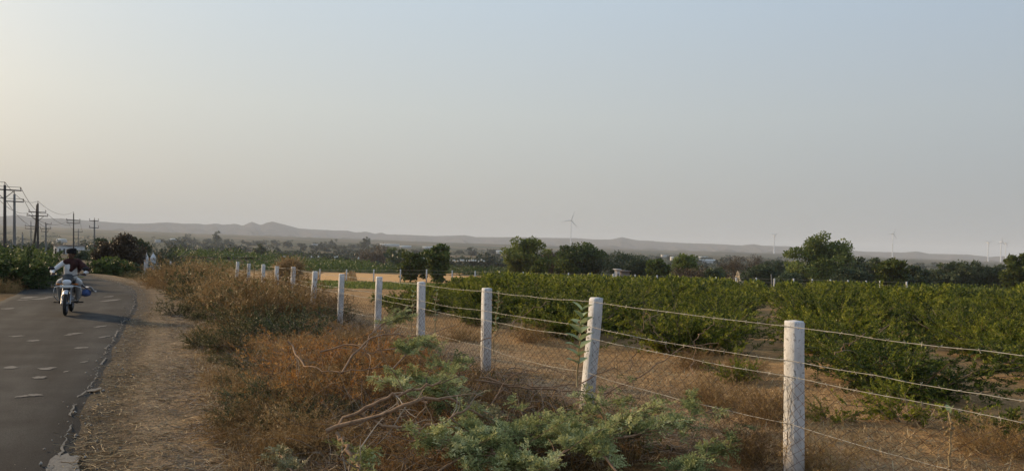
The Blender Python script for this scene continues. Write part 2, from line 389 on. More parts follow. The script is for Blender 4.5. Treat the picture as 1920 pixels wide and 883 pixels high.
def mat_whitewash():
    # limewash over rough concrete: grey where it has flaked off, earth splashed on the foot
    m, N, Lk, out = newmat('whitewash')
    tcn = N.new('ShaderNodeTexCoord'); geo = N.new('ShaderNodeNewGeometry')
    def noise(scale, detail, src, st=(1, 1, 1)):
        mp = N.new('ShaderNodeMapping'); mp.inputs['Scale'].default_value = st; Lk.new(src, mp.inputs[0])
        n = N.new('ShaderNodeTexNoise'); n.inputs['Scale'].default_value = scale; n.inputs['Detail'].default_value = detail; n.inputs['Roughness'].default_value = 0.7; Lk.new(mp.outputs[0], n.inputs['Vector']); return n.outputs[0]
    P = geo.outputs['Position']
    r1 = ramp(N, [(0.30, (0.46, 0.45, 0.43)), (0.55, (0.67, 0.66, 0.645)), (0.7, (0.74, 0.73, 0.715))]); Lk.new(noise(7, 6, P, (1, 1, 0.4)), r1.inputs[0])
    f1 = ramp(N, [(0.56, (0, 0, 0)), (0.63, (1, 1, 1))]); Lk.new(noise(38, 5, P, (1, 1, 0.7)), f1.inputs[0])
    f1b = N.new('ShaderNodeMath'); f1b.operation = 'MULTIPLY'; f1b.inputs[1].default_value = 0.8; Lk.new(f1.outputs[0], f1b.inputs[0])
    mx = N.new('ShaderNodeMix'); mx.data_type = 'RGBA'; mx.inputs[7].default_value = (0.22, 0.205, 0.18, 1); Lk.new(f1b.outputs[0], mx.inputs[0]); Lk.new(r1.outputs[0], mx.inputs[6])
    sp = N.new('ShaderNodeSeparateXYZ'); Lk.new(tcn.outputs['Object'], sp.inputs[0])
    nz = noise(9, 5, P); ad = N.new('ShaderNodeMath'); ad.operation = 'MULTIPLY_ADD'; ad.inputs[1].default_value = 0.9; Lk.new(nz, ad.inputs[0]); Lk.new(sp.outputs['Z'], ad.inputs[2])
    mrr = N.new('ShaderNodeMapRange'); mrr.inputs['From Min'].default_value = 0.62; mrr.inputs['From Max'].default_value = 1.05; mrr.inputs['To Min'].default_value = 0.75; mrr.inputs['To Max'].default_value = 0.0; Lk.new(ad.outputs[0], mrr.inputs['Value'])
    mx2 = N.new('ShaderNodeMix'); mx2.data_type = 'RGBA'; mx2.inputs[7].default_value = (0.34, 0.25, 0.17, 1); Lk.new(mrr.outputs[0], mx2.inputs[0]); Lk.new(mx.outputs[2], mx2.inputs[6])
    p = N.new('ShaderNodeBsdfPrincipled'); p.inputs['Roughness'].default_value = 0.9; p.inputs['Specular IOR Level'].default_value = 0.15; Lk.new(mx2.outputs[2], p.inputs['Base Color'])
    b = N.new('ShaderNodeBump'); b.inputs['Strength'].default_value = 0.6; b.inputs['Distance'].default_value = 0.01; Lk.new(noise(60, 5, P), b.inputs['Height']); Lk.new(b.outputs[0], p.inputs['Normal'])
    Lk.new(p.outputs[0], out.inputs[0]); return m
M = {}
M['ground'] = mat_ground(); M['asphalt'] = mat_asphalt()
M['patch'] = mat_noise('pale_worn_patch', [(0.045, 0.043, 0.040), (0.15, 0.14, 0.122), (0.085, 0.08, 0.072)], 11, 0.9, 0.4)
M['crust'] = mat_noise('pale_crust', [(0.07, 0.062, 0.052), (0.19, 0.17, 0.14), (0.12, 0.105, 0.088)], 22, 0.9, 0.3)
M['stone'] = mat_noise('rubble', [(0.16, 0.135, 0.11), (0.30, 0.265, 0.22), (0.42, 0.39, 0.34)], 1.5, 0.9, 0.3)
M['hill'] = mat_noise('dry_hill', [(0.030, 0.028, 0.024), (0.115, 0.092, 0.072), (0.055, 0.050, 0.038), (0.13, 0.105, 0.082)], 0.008, 1.0, 0.0, detail=10, spec=0.0)
M['orchard'] = mat_leaf('orchard_leaf', [(0.024, 0.044, 0.012), (0.082, 0.112, 0.018), (0.225, 0.245, 0.026), (0.37, 0.35, 0.044)], 0.35, objvar=0.4)
M['stem'] = mat_leaf('grey_brown_stem', [(0.07, 0.05, 0.035), (0.15, 0.11, 0.075), (0.24, 0.185, 0.13)], 0.0, 0.85)
M['tree'] = mat_leaf('broad_leaf', [(0.026, 0.048, 0.013), (0.074, 0.112, 0.026), (0.14, 0.18, 0.042), (0.22, 0.25, 0.07)], 0.35)
M['darktree'] = mat_leaf('dark_leaf', [(0.022, 0.034, 0.017), (0.046, 0.066, 0.030), (0.080, 0.105, 0.046), (0.12, 0.145, 0.068)], 0.3)
M['acacia'] = mat_leaf('feathery_leaf', [(0.025, 0.042, 0.020), (0.055, 0.085, 0.040), (0.085, 0.115, 0.055)], 0.25)
M['yellowtree'] = mat_leaf('yellow_green_leaf', [(0.035, 0.055, 0.012), (0.085, 0.11, 0.02), (0.15, 0.165, 0.035)], 0.3)
M['browncrown'] = mat_leaf('withered_leaf', [(0.045, 0.032, 0.020), (0.095, 0.070, 0.042), (0.16, 0.115, 0.07)], 0.15)
M['farleaf'] = mat_leaf('far_leaf', [(0.020, 0.032, 0.017), (0.038, 0.056, 0.028), (0.065, 0.082, 0.040)], 0.15, objvar=0.5)
M['bark'] = mat_noise('bark', [(0.06, 0.045, 0.035), (0.13, 0.10, 0.075), (0.09, 0.07, 0.05)], 6, 0.95, 0.6, stretch=(1, 1, 0.25))
M['rust_brush'] = mat_leaf('rust_brown_brush', objvar=0.55, cols= [(0.10, 0.060, 0.022), (0.215, 0.128, 0.045), (0.35, 0.22, 0.082), (0.50, 0.34, 0.15)], transl=0.2)
M['dead_orange'] = mat_leaf('orange_dead_leaf', [(0.17, 0.066, 0.016), (0.36, 0.155, 0.032), (0.52, 0.25, 0.060), (0.62, 0.38, 0.14)], 0.25)
M['straw'] = mat_leaf('straw', [(0.14, 0.085, 0.038), (0.29, 0.19, 0.085), (0.45, 0.325, 0.165), (0.52, 0.42, 0.26)], 0.2)
M['olive_brush'] = mat_leaf('olive_shrub_leaf', [(0.028, 0.034, 0.012), (0.068, 0.075, 0.024), (0.13, 0.125, 0.042), (0.20, 0.175, 0.075)], 0.25)
M['thorn_leaf'] = mat_leaf('cut_thorn_leaf', [(0.08, 0.098, 0.034), (0.20, 0.225, 0.078), (0.37, 0.39, 0.155), (0.58, 0.58, 0.30)], 0.3, rough=0.8)
M['thorn_dry'] = mat_leaf('wilted_thorn_leaf', [(0.11, 0.10, 0.045), (0.20, 0.185, 0.085), (0.30, 0.275, 0.14)], 0.25)
M['thorn_bark'] = mat_noise('red_brown_branch', [(0.09, 0.055, 0.033), (0.32, 0.195, 0.11), (0.19, 0.115, 0.065)], 14, 0.85, 0.4)
M['twig'] = mat_leaf('bare_twig', [(0.05, 0.032, 0.025), (0.15, 0.10, 0.07), (0.28, 0.22, 0.16), (0.40, 0.33, 0.25)], 0.0, 0.8)
M['hedge_leaf'] = mat_leaf('roadside_leaf', [(0.022, 0.040, 0.012), (0.052, 0.085, 0.022), (0.105, 0.145, 0.042), (0.22, 0.25, 0.10)], 0.3)
M['milkweed'] = mat_leaf('milkweed_leaf', [(0.22, 0.29, 0.13), (0.36, 0.43, 0.22), (0.48, 0.53, 0.33)], 0.3)
M['whitewash'] = mat_whitewash()
M['wire'] = mat_noise('galvanised_wire', [(0.30, 0.26, 0.20), (0.46, 0.42, 0.34), (0.55, 0.52, 0.45)], 9, 0.6, 0, metal=0.25)
M['rustwire'] = mat_noise('rusty_wire', [(0.045, 0.03, 0.022), (0.10, 0.065, 0.045), (0.17, 0.11, 0.07)], 6, 0.7, 0, metal=0.2)
M['pole'] = mat_noise('dark_pole', [(0.035, 0.030, 0.027), (0.06, 0.052, 0.046)], 3, 0.8)
M['cpole'] = mat_noise('concrete_pole', [(0.13, 0.125, 0.115), (0.22, 0.21, 0.19)], 3, 0.9, 0.2)
M['porcelain'] = mat_noise('porcelain', [(0.10, 0.07, 0.06), (0.16, 0.12, 0.10)], 3, 0.35)
M['turbine'] = mat_noise('turbine_white', [(0.62, 0.63, 0.64), (0.68, 0.68, 0.68)], 0.5, 0.7)
M['white_wall'] = mat_noise('white_wall', [(0.36, 0.35, 0.33), (0.50, 0.49, 0.47), (0.58, 0.57, 0.55)], 1.2, 0.9, 0.2)
M['roof_brown'] = mat_noise('dull_roof', [(0.16, 0.13, 0.11), (0.27, 0.23, 0.20)], 1.5, 0.9)
M['opening'] = mat_noise('dark_opening', [(0.03, 0.03, 0.03), (0.05, 0.05, 0.05)], 2, 0.9)
M['tan'] = mat_noise('stubble', [(0.38, 0.20, 0.068), (0.54, 0.30, 0.105), (0.45, 0.245, 0.085)], 0.45, 0.95, 0.5, stretch=(0.6, 2.5, 1))
M['sand'] = mat_noise('pale_sand', [(0.42, 0.33, 0.21), (0.62, 0.51, 0.36), (0.52, 0.42, 0.28)], 2.5, 0.95, 0.6)
M['white_cover'] = mat_noise('white_cover', [(0.55, 0.55, 0.50), (0.75, 0.75, 0.70)], 4, 0.8)
M['palm'] = mat_leaf('palm_leaf', [(0.016, 0.026, 0.013), (0.035, 0.05, 0.025), (0.08, 0.095, 0.06)], 0.15)

# ------------------------------------------------------------------ the ground
def build_ground():
    A = np.concatenate([np.linspace(-56, 56, 360), np.linspace(57.5, 302.5, 110)]) * math.pi / 180
    R = np.concatenate([[0.02], np.geomspace(0.6, 9000, 290)])
    a, r = np.meshgrid(A, R); x = np.sin(a) * r; y = np.cos(a) * r
    z = terr(x, y)
    nR, nA = x.shape; idx = np.arange(nR * nA).reshape(nR, nA)
    q = np.stack([idx[:-1], np.roll(idx[:-1], -1, 1), np.roll(idx[1:], -1, 1), idx[1:]], -1).reshape(-1, 4)[:, ::-1]
    g = G(); g.add(np.stack([x, y, z], -1).reshape(-1, 3), q)
    me = g.mesh('ground', M['ground'], True)
    X = x.ravel(); Y = y.ravel(); RR = np.hypot(X, Y)
    sd = np.where(RR < 260, 0.0, 60.0); k = RR < 260; sd[k] = road_sd(X[k], Y[k])
    C = np.zeros((len(X), 4)); C[:, 3] = 1
    verge = np.array([0.150, 0.096, 0.046]); track = np.array([0.215, 0.165, 0.112]); straw = np.array([0.40, 0.255, 0.110]); soil = np.array([0.37, 0.235, 0.112]); grey = np.array([0.36, 0.275, 0.185])
    base = np.broadcast_to(verge, (len(X), 3)).copy()
    w = (sstep(sd, -0.3, 0.0) * (1 - sstep(sd, 0.25, 0.8)))[:, None]; base = base * (1 - w) + np.array([0.105, 0.085, 0.062]) * w
    w = (sstep(sd, 0.35, 0.7) * (1 - sstep(sd, 1.2, 1.9)))[:, None]; base = base * (1 - w) + track * w
    w = (sstep(fbm(X * 0.9, Y * 0.9, 4, 21), -0.15, 0.40) * sstep(sd, 0.8, 1.5))[:, None] * 0.9; base = base * (1 - w) + straw * w
    wf = sstep(sd, 4.6, 5.6)[:, None]; base = base * (1 - wf) + soil * wf
    w = (sstep(sd, 4.6, 5.0) * (1 - sstep(sd, 5.5, 6.6)) * sstep(fbm(X * .7, Y * .7, 3, 5), -0.35, 0.15))[:, None] * 0.8; base = base * (1 - w) + grey * w
    # far plain: a patchwork of green, fallow and dry fields
    cs = np.cos(0.35); sn = np.sin(0.35); U = (X * cs + Y * sn); Vv = (-X * sn + Y * cs)
    cell = _hash(np.floor(U / 95 + 3 * vnoise(U / 300, Vv / 300, 9)), np.floor(Vv / 60 + 2 * vnoise(U / 260, Vv / 260, 8)), 77)
    pal = np.array([(0.034, 0.042, 0.018), (0.042, 0.050, 0.020), (0.058, 0.058, 0.028), (0.15, 0.115, 0.068), (0.036, 0.046, 0.020), (0.090, 0.076, 0.044), (0.030, 0.038, 0.017)])
    pl = pal[np.minimum((cell * len(pal)).astype(int), len(pal) - 1)]
    wp = sstep(RR, 105, 150)[:, None]; base = base * (1 - wp) + pl * wp
    dry = np.array([0.105, 0.088, 0.062]); wd = (sstep(RR, 1500, 3200) * (0.55 + 0.4 * fbm(X / 500, Y / 500, 3, 31)))[:, None]; base = base * (1 - wd) + dry * wd
    C[:, :3] = base
    ca = me.attributes.new('cover', 'FLOAT_COLOR', 'POINT'); ca.data.foreach_set('color', C.astype(np.float32).ravel())
    o = put('ground', me); tag(o, kind='structure'); return o
build_ground()

# ------------------------------------------------------------------ hills on the skyline
RIDGE = [(-700, 425), (-300, 412), (-80, 408), (0, 406), (35, 403), (69, 409.7), (115, 409.7), (154, 412.8), (184, 415), (217, 417.6), (256, 419.4), (280, 419), (313, 416.7), (343, 419.4), (372, 419.4), (383, 421), (407, 419), (416, 421.6), (440, 419.8),
         (455, 423), (472, 416), (489, 422), (500, 417.5), (511, 415.3), (528, 419.7), (561, 428.4), (618, 431.7), (651, 432.4), (668, 436), (686, 434.3), (703, 438.3), (715, 436), (725, 439.4), (773, 440.5), (815, 442.7), (871, 440.9), (893, 444.7),
         (978, 444.7), (1052, 446.4), (1079, 446.4), (1116, 449), (1146, 449), (1166, 444.7), (1199, 451), (1214, 451), (1245, 453.6), (1280, 455.4), (1333, 457), (1390, 460), (1414, 457.6), (1427, 460.4), (1472, 461.5), (1530, 466), (1584, 470), (1600, 469.9),
         (1621, 471.7), (1672, 472.8), (1692, 473.4), (1719, 471.3), (1743, 475.8), (1812, 477), (1855, 481.5), (1894, 480), (1960, 483), (2200, 487), (2700, 495)]
def build_hills():
    def layer(R, frac, seed, name, lo_px, rise):
        az = []; hh = []
        for px, py in RIDGE:
            d = ray(px, py); hd = math.hypot(d[0], d[1]); az.append(math.atan2(d[0], d[1])); hh.append(EYE + d[2] / hd * R)
        A = np.linspace(math.radians(-50), math.radians(50), 900); top = np.interp(A, az, hh)
        if frac < 1:
            base_ = -9.5
            sm = np.convolve(np.pad(top, 60, mode='edge'), np.ones(121) / 121, 'valid')
            top = base_ + (sm - base_) * frac + (22 * fbm(A * 34, A * 0 + seed, 4, seed) + 9 * fbm(A * 120, A * 0, 3, seed + 3)) * (0.3 + frac)
        else:
            top = top + 1.6 * fbm(A * 420, A * 0 + 2, 3, 4)
        # rings from the foot to the crest and down behind
        K = 26; t = np.linspace(0, 1, K); rad = R - rise * (1 - t)
        prof = t ** 1.5
        rows = []
        for k in range(K):
            x = np.sin(A) * rad[k]; y = np.cos(A) * rad[k]
            gull = fbm(A * 90 + k * 0.12, A * 0 + t[k] * 3, 4, seed + 9) * 0.38 * math.sin(math.pi * t[k])
            z = -14 + (top + 14) * np.clip(prof[k] + gull * (0.25 + prof[k]), 0, 0.985 if k < K - 1 else 1) if k < K - 1 else top
            rows.append(np.stack([x, y, z], -1))
        for b in (0.5, 1.0):
            rr = R + 700 * b; rows.append(np.stack([np.sin(A) * rr, np.cos(A) * rr, top * (1 - b) - 14 * b], -1))
        V = np.array(rows); n, mm, _ = V.shape; i = np.arange(n * mm).reshape(n, mm)
        q = np.stack([i[:-1, :-1], i[:-1, 1:], i[1:, 1:], i[1:, :-1]], -1).reshape(-1, 4)[:, ::-1]
        g = G(); g.add(V.reshape(-1, 3), q); o = g.build(name, M['hill'], None, True); tag(o, kind='structure')
    layer(5200, 1.0, 3, 'hills', 0, 1500)
    layer(3700, 0.50, 17, 'foothills', 0, 900)
build_hills()

# ------------------------------------------------------------------ the road
def build_road():
    rng = np.random.default_rng(5)
    n = len(RD); cols_ = 15
    ed = 0.09 * fbm(np.arange(n) * 0.22, np.zeros(n), 4, 41) + 0.05 * vnoise(np.arange(n) * 0.9, np.zeros(n), 45)
    el = 0.14 * fbm(np.arange(n) * 0.22, np.zeros(n), 4, 51)
    rows = []
    for j in range(cols_):
        f = j / (cols_ - 1)
        off = -RW * f + ed * (1 - f) + el * f
        xy = RD + RN * off[:, None]
        z = road_z(xy[:, 1]) + 0.014 * (1 - (2 * f - 1) ** 4) + 0.008 * vnoise(xy[:, 0] * 0.8, xy[:, 1] * 0.8, 6)
        rows.append(np.c_[xy, z])
    e0 = rows[0].copy(); e0[:, :2] += RN * 0.16; e0[:, 2] -= 0.045
    e1 = rows[-1].copy(); e1[:, :2] -= RN * 0.03; e1[:, 2] -= 0.10
    V = np.array([e0] + rows + [e1]); K, nn, _ = V.shape; i = np.arange(K * nn).reshape(K, nn)
    q = np.stack([i[:-1, :-1], i[1:, :-1], i[1:, 1:], i[:-1, 1:]], -1).reshape(-1, 4)[:, ::-1]
    g = G(); g.add(V.reshape(-1, 3), q); road = g.build('road', M['asphalt'], None, False); tag(road, kind='structure')
    def rtop(x, y):
        # height of the road surface (bounded by the mesh crown)
        d = (RD[:, 0]-x)**2 + (RD[:, 1]-y)**2; k = int(d.argmin()); s = (x-RD[k,0])*RN[k,0]+(y-RD[k,1])*RN[k,1]; f = np.clip(-s/RW, 0, 1)
        return road_z(y) + 0.014*(1-(2*f-1)**4) + 0.008 * float(vnoise(np.array([x*0.8]), np.array([y*0.8]), 6)[0])
    # pale spots where the top layer has worn off
    spots = [(150, 662, 28, 5), (141, 634, 24, 4), (128, 637, 18, 3), (208, 569, 22, 8), (203, 561, 16, 3), (188, 620, 20, 5), (55, 563, 30, 4), (75, 566, 34, 4), (92, 562, 22, 3), (45, 568, 26, 3), (110, 560, 16, 3),
             (85, 703, 36, 7), (175, 735, 20, 8), (123, 708, 10, 4), (157, 689, 15, 4), (60, 755, 40, 6), (40, 757, 26, 5), (60, 648, 26, 4), (30, 640, 30, 4), (15, 585, 24, 3), (196, 640, 12, 6), (20, 700, 30, 5), (75, 720, 34, 5)]
    for (px, py, w, h) in spots:
        c = onground(px, py); dd = (RD[:, 0]-c[0])**2+(RD[:, 1]-c[1])**2; k = int(dd.argmin())
        Yd = c[1]; hw = w * 0.36 / F * Yd; hh = h * 0.42 / F * Yd * Yd / EYE
        m_ = 22; th = np.arange(m_) * 2 * np.pi / m_
        rad = 1 + 1.0 * vnoise(np.cos(th) * 1.7 + px, np.sin(th) * 1.7 + py, 3) + 0.4 * vnoise(np.cos(th) * 5 + px, np.sin(th) * 5, 9)
        x = c[0] + np.cos(th) * rad * hw; y = c[1] + np.sin(th) * rad * hh
        pts = np.array([(xx, yy, rtop(xx, yy) + 0.006) for xx, yy in zip(x, y)])
        cc = np.array([[c[0], c[1], rtop(c[0], c[1]) + 0.007]])
        gg = G(); gg.add(np.concatenate([pts, cc]), None, [(j, (j + 1) % m_, m_) for j in range(m_)])
        gg.build('worn_patch', M['patch'], road)
    # broken pale lump of old concrete at the near edge of the asphalt
    gg = G(); c = onground(116, 884); m_ = 20; th = np.arange(m_) * 2 * np.pi / m_
    rad = 1 + 0.45 * vnoise(np.cos(th) * 3, np.sin(th) * 3, 13)
    t = nrm(np.array([-0.43, 0.9])); nn_ = np.array([t[1], -t[0]])
    x = c[0] + np.cos(th) * rad * 0.5 * t[0] + np.sin(th) * rad * 0.13 * nn_[0]; y = c[1] + np.cos(th) * rad * 0.5 * t[1] + np.sin(th) * rad * 0.13 * nn_[1]
    z0 = np.array([rtop(a, b) for a, b in zip(x, y)])
    V = np.concatenate([np.c_[x, y, z0 + 0.006], [[c[0], c[1], rtop(c[0], c[1]) + 0.007]]])
    gg.add(V, None, [(j, (j + 1) % m_, m_) for j in range(m_)]); gg.build('edge_patch', M['patch'], road)
    # thin pale crust of dust and cement along the broken edge, in uneven pieces
    tq = np.arange(0, n-1, 0.16); Pq = np.stack([np.interp(tq, np.arange(n), RD[:, c]) for c in (0, 1)], 1); Nq = np.stack([np.interp(tq, np.arange(n), RN[:, c]) for c in (0, 1)], 1)
    eq = np.interp(tq, np.arange(n), ed); wq = 0.004+0.026*np.clip(vnoise(tq*0.9, tq*0, 71)+0.45, 0, 1)**2+0.012*rng.random(len(tq)); jit = 0.012*rng.normal(size=len(tq)); k0 = 0
    while k0 < len(tq)-3:
        L_ = int(rng.integers(3, 12)); kk = np.arange(k0, min(k0+L_, len(tq))); k0 += L_+int(rng.integers(-1, 5))
        if Pq[kk[0], 1] < 3 or Pq[kk[0], 1] > 40: continue
        base_ = Pq[kk]+Nq[kk]*(eq[kk]-0.012+jit[kk])[:, None]; wd = wq[kk].copy(); wd[0] *= 0.2; wd[-1] *= 0.2
        a_ = base_-Nq[kk]*wd[:, None]; b_ = base_+Nq[kk]*0.004
        za = road_z(base_[:, 1])+0.009+0.008*vnoise(base_[:, 0]*.8, base_[:, 1]*.8, 6); i_ = np.arange(len(kk)-1); m2 = len(kk)
        gg = G(); gg.add(np.concatenate([np.c_[a_, za+0.003], np.c_[b_, za]]), np.stack([i_, i_+m2, i_+1+m2, i_+1], -1)); gg.build('edge_crust', M['crust'], road)
    # rubble along the broken edge
    gr = G()
    ii = rng.integers(60, 240, 2600); off = np.abs(rng.normal(0.16, 0.16, 2600)) - 0.03
    xy = RD[ii] + RN[ii] * off[:, None] + rng.normal(size=(2600, 2)) * 0.1
    keep = (xy[:, 1] > 3) & (xy[:, 1] < 45); xy = xy[keep]
    zz = terr(xy[:, 0], xy[:, 1]); s = rng.gamma(1.2, 0.0055, len(xy)) + 0.003; s = np.minimum(s, 0.022)
    oct_ = np.array([(1,0,0),(-1,0,0),(0,1,0),(0,-1,0),(0,0,.8),(0,0,-.8)], float)
    Tt = np.array([(0,2,4),(2,1,4),(1,3,4),(3,0,4),(2,0,5),(1,2,5),(3,1,5),(0,3,5)])
    sdr = np.array(road_sd(xy[:, 0], xy[:, 1])); zz = np.where(sdr < 0.05, road_z(xy[:, 1]) + 0.02, zz)
    V = np.c_[xy, zz + s * 0.3][:, None, :] + (oct_[None] * s[:, None, None]) * (0.6 + 0.8 * rng.random((len(xy), 6, 1)))
    gr.add(V.reshape(-1, 3), None, (Tt[None] + 6 * np.arange(len(xy))[:, None, None]).reshape(-1, 3))
    o = gr.build('rubble', M['stone']); tag(o, 'loose stones and crumbs along the broken right edge of the asphalt', 'rubble', kind='stuff')
    return road, rtop
road, rtop = build_road()

# ------------------------------------------------------------------ field sheets draped on the ground
def drape(name, mat, corners, nu=60, nv=24, lift=0.03, wob=0.0):
    c = np.array(corners, float); u, v = np.meshgrid(np.linspace(0, 1, nu), np.linspace(0, 1, nv))
    p = ((1-u)*(1-v))[..., None]*c[0] + (u*(1-v))[..., None]*c[1] + (u*v)[..., None]*c[2] + ((1-u)*v)[..., None]*c[3]
    p = p + wob * np.stack([vnoise(p[..., 0]*.15, p[..., 1]*.15, 2), vnoise(p[..., 0]*.15, p[..., 1]*.15, 4)], -1) * (np.minimum(np.minimum(u, 1-u), np.minimum(v, 1-v)) < 0.02)[..., None]
    z = terr(p[..., 0], p[..., 1]) + lift
    i = np.arange(nu*nv).reshape(nv, nu)
    g = G(); g.add(np.concatenate([p, z[..., None]], -1).reshape(-1, 3), np.stack([i[:-1, :-1], i[:-1, 1:], i[1:, 1:], i[1:, :-1]], -1).reshape(-1, 4))
    o = g.build(name, mat); tag(o, kind='structure'); return o
drape('stubble_field', M['tan'], [(-22, 83), (16, 81.5), (24, 128), (-30, 124)], 90, 40, 0.05)
drape('stubble_strip', M['sand'], [(20, 96), (62, 94), (66, 112), (24, 113)], 60, 20, 0.05)
drape('dirt_track', M['tan'], [(-16, 118), (-11, 118), (-6, 190), (-12, 190)], 10, 30, 0.09)

# ------------------------------------------------------------------ plant builders
def copy_thing(src, loc, rz, s, label=None):
    r = src.copy(); col.objects.link(r); r.location = loc; r.rotation_euler = (0, 0, rz); r.scale = (s,)*3 if np.ndim(s) == 0 else s
    if label: r['label'] = label
    for ch in src.children:
        c = ch.copy(); col.objects.link(c); c.parent = r
    return r
class Kit:
    """first use places the built plant itself, later ones copies that share its meshes"""
    def __init__(s, name, parts): s.name = name; s.parts = parts; s.src = None
    def place(s, loc, rz=0, sc_=1.0, label=None, cat=None, group=None):
        if s.src is None:
            o = empty(s.name, loc, rz, sc_)
            for pn, me in s.parts: put(pn, me, o)
            s.src = o
        else: o = copy_thing(s.src, loc, rz, sc_)
        for k in ('label', 'category', 'group'):
            if k in o: del o[k]
        tag(o, label, cat, group); return o

def bush_kit(name, seed, nst, h, spread, ntw, nleaf, L, Wd, leafmat, stemmat=None, base=0.12, grav=0.10, wander=0.16, twl=0.45, lowleaf=0.25, r0=0.014, shoots=0, tint=(0.15, 0.8), stembase=0.25):
    rng = np.random.default_rng(seed)
    a = rng.random(nst)*2*np.pi; t = rng.random(nst)**0.7
    st = np.c_[np.cos(a)*base*t, np.sin(a)*base*t, np.full(nst, -0.05)]
    d = np.c_[np.cos(a)*spread*t*1.1, np.sin(a)*spread*t*1.1, np.full(nst, h*0.75)]
    ln = np.linalg.norm(d, axis=1)*(0.8+0.35*rng.random(nst))
    P = stems(rng, st, d, ln, 7, wander, grav*0.3)
    g = G(); tubes(g, P, taper(P, r0, r0*0.3), 3, rng.random(nst))
    pos, tan, i, f = onstems(rng, P, ntw, stembase, 1.0)
    out_ = nrm(np.c_[pos[:, :2], np.zeros(ntw)])
    d2 = tan*0.6 + out_*0.5 + rng.normal(size=(ntw, 3))*0.55 + np.array([0, 0, grav])
    P2 = stems(rng, pos, d2, twl*(0.5+rng.random(ntw)), 5, wander*1.2, grav)
    P2[..., 2] = np.maximum(P2[..., 2], 0.03)
    tubes(g, P2, taper(P2, r0*0.35, r0*0.15), 3, rng.random(ntw))
    gl = G()
    pos, tan, i, f = onstems(rng, P2, nleaf, 0.1, 1.0)
    tt = rng.random(len(P2))
    D = tan*0.5 + rng.normal(size=(nleaf, 3))*0.65 + np.array([0, 0, 0.5])
    leaves(gl, pos, D, L*(0.6+0.7*rng.random(nleaf)), Wd*(0.7+0.6*rng.random(nleaf)), tint[0]+(tint[1]-tint[0])*np.clip(0.6*tt[i]+0.5*rng.random(nleaf)-0.05, 0, 1), rng)
    return Kit(name, [('stems', g.mesh('stems', stemmat or M['stem'])), ('foliage', gl.mesh('foliage', leafmat))])

def tree_kit(name, seed, h, w, trunk_h, nclump, nleaf, L, Wd, leafmat, flat=0.0, dome=1.0, airy=0.0, trunk_r=0.16, fill=0.6, lean=0.0, tint=(0.1, 0.85), lobe=0.36, cs=1.0):
    """tapered trunk, limbs running to every leaf clump, clumps spread through an uneven crown"""
    rng = np.random.default_rng(seed)
    ch = (h - trunk_h); cz = trunk_h + ch*0.46
    u = nrm(rng.normal(size=(nclump, 3))); u = u/(np.abs(u)**2.8).sum(1, keepdims=True)**(1/2.8); rr = fill + (1-fill)*rng.random(nclump)**0.6
    lob = 1.0-lobe*0.5 + lobe*np.array([vnoise(np.array([p[0]*2.1+seed]), np.array([p[1]*2.1+p[2]*1.7]), seed)[0]+0.5 for p in u])
    C = u*rr[:, None]*lob[:, None]*np.array([w/2, w/2, ch*0.54])
    C[:, 2] = np.where(C[:, 2] < 0, C[:, 2]*(1-flat), C[:, 2]*dome) + cz
    C[:, 0] += lean*(C[:, 2]/h)
    g = G()
    tk = np.array([(0, 0, -0.3), (0.02*w, 0.01*w, trunk_h*0.4), (lean*0.3, -0.02*w, trunk_h), (lean*0.5, 0.01*w, trunk_h+ch*0.35), (lean*0.8, 0, trunk_h+ch*0.65)])
    tubes(g, tk[None], np.array([[trunk_r*1.35, trunk_r, trunk_r*.8, trunk_r*.45, trunk_r*.15]]), 7, 0.4)
    nl = min(nclump, 46); sel = rng.permutation(nclump)[:nl]
    s0 = tk[2] + (tk[4]-tk[2])*rng.random((nl, 1))*0.8
    t = np.linspace(0, 1, 5)[None, :, None]; mid = (s0+C[sel])/2 + rng.normal(size=(nl, 3))*0.05*w - np.array([0, 0, 0.03*h])
    P = (1-t)**2*s0[:, None]+2*t*(1-t)*mid[:, None]+t*t*C[sel][:, None]
    tubes(g, P, taper(P, trunk_r*0.32, trunk_r*0.06), 3, 0.5)
    gl = G(); per = nleaf//nclump
    cr = (w/ (nclump**0.42))*0.62*cs*(0.65+0.7*rng.random(nclump))*(1+airy*0.3)
    ctint = rng.random(nclump)
    v = nrm(rng.normal(size=(nclump, per, 3)))*(rng.random((nclump, per, 1))**0.45)
    pos = C[:, None]+v*cr[:, None, None]*np.array([1, 1, 0.72-0.25*flat])
    D = v+rng.normal(size=v.shape)*0.6+np.array([0, 0, -0.1])
    tn = tint[0]+(tint[1]-tint[0])*np.clip(0.55*ctint[:, None]+0.45*rng.random((nclump, per)), 0, 1)
    n = nclump*per
    leaves(gl, pos.reshape(-1, 3), D.reshape(-1, 3), L*(0.6+0.8*rng.random(n)), Wd*(0.6+0.8*rng.random(n)), tn.ravel(), rng)
    return Kit(name, [('trunk', g.mesh('trunk', M['bark'])), ('crown', gl.mesh('crown', leafmat))])

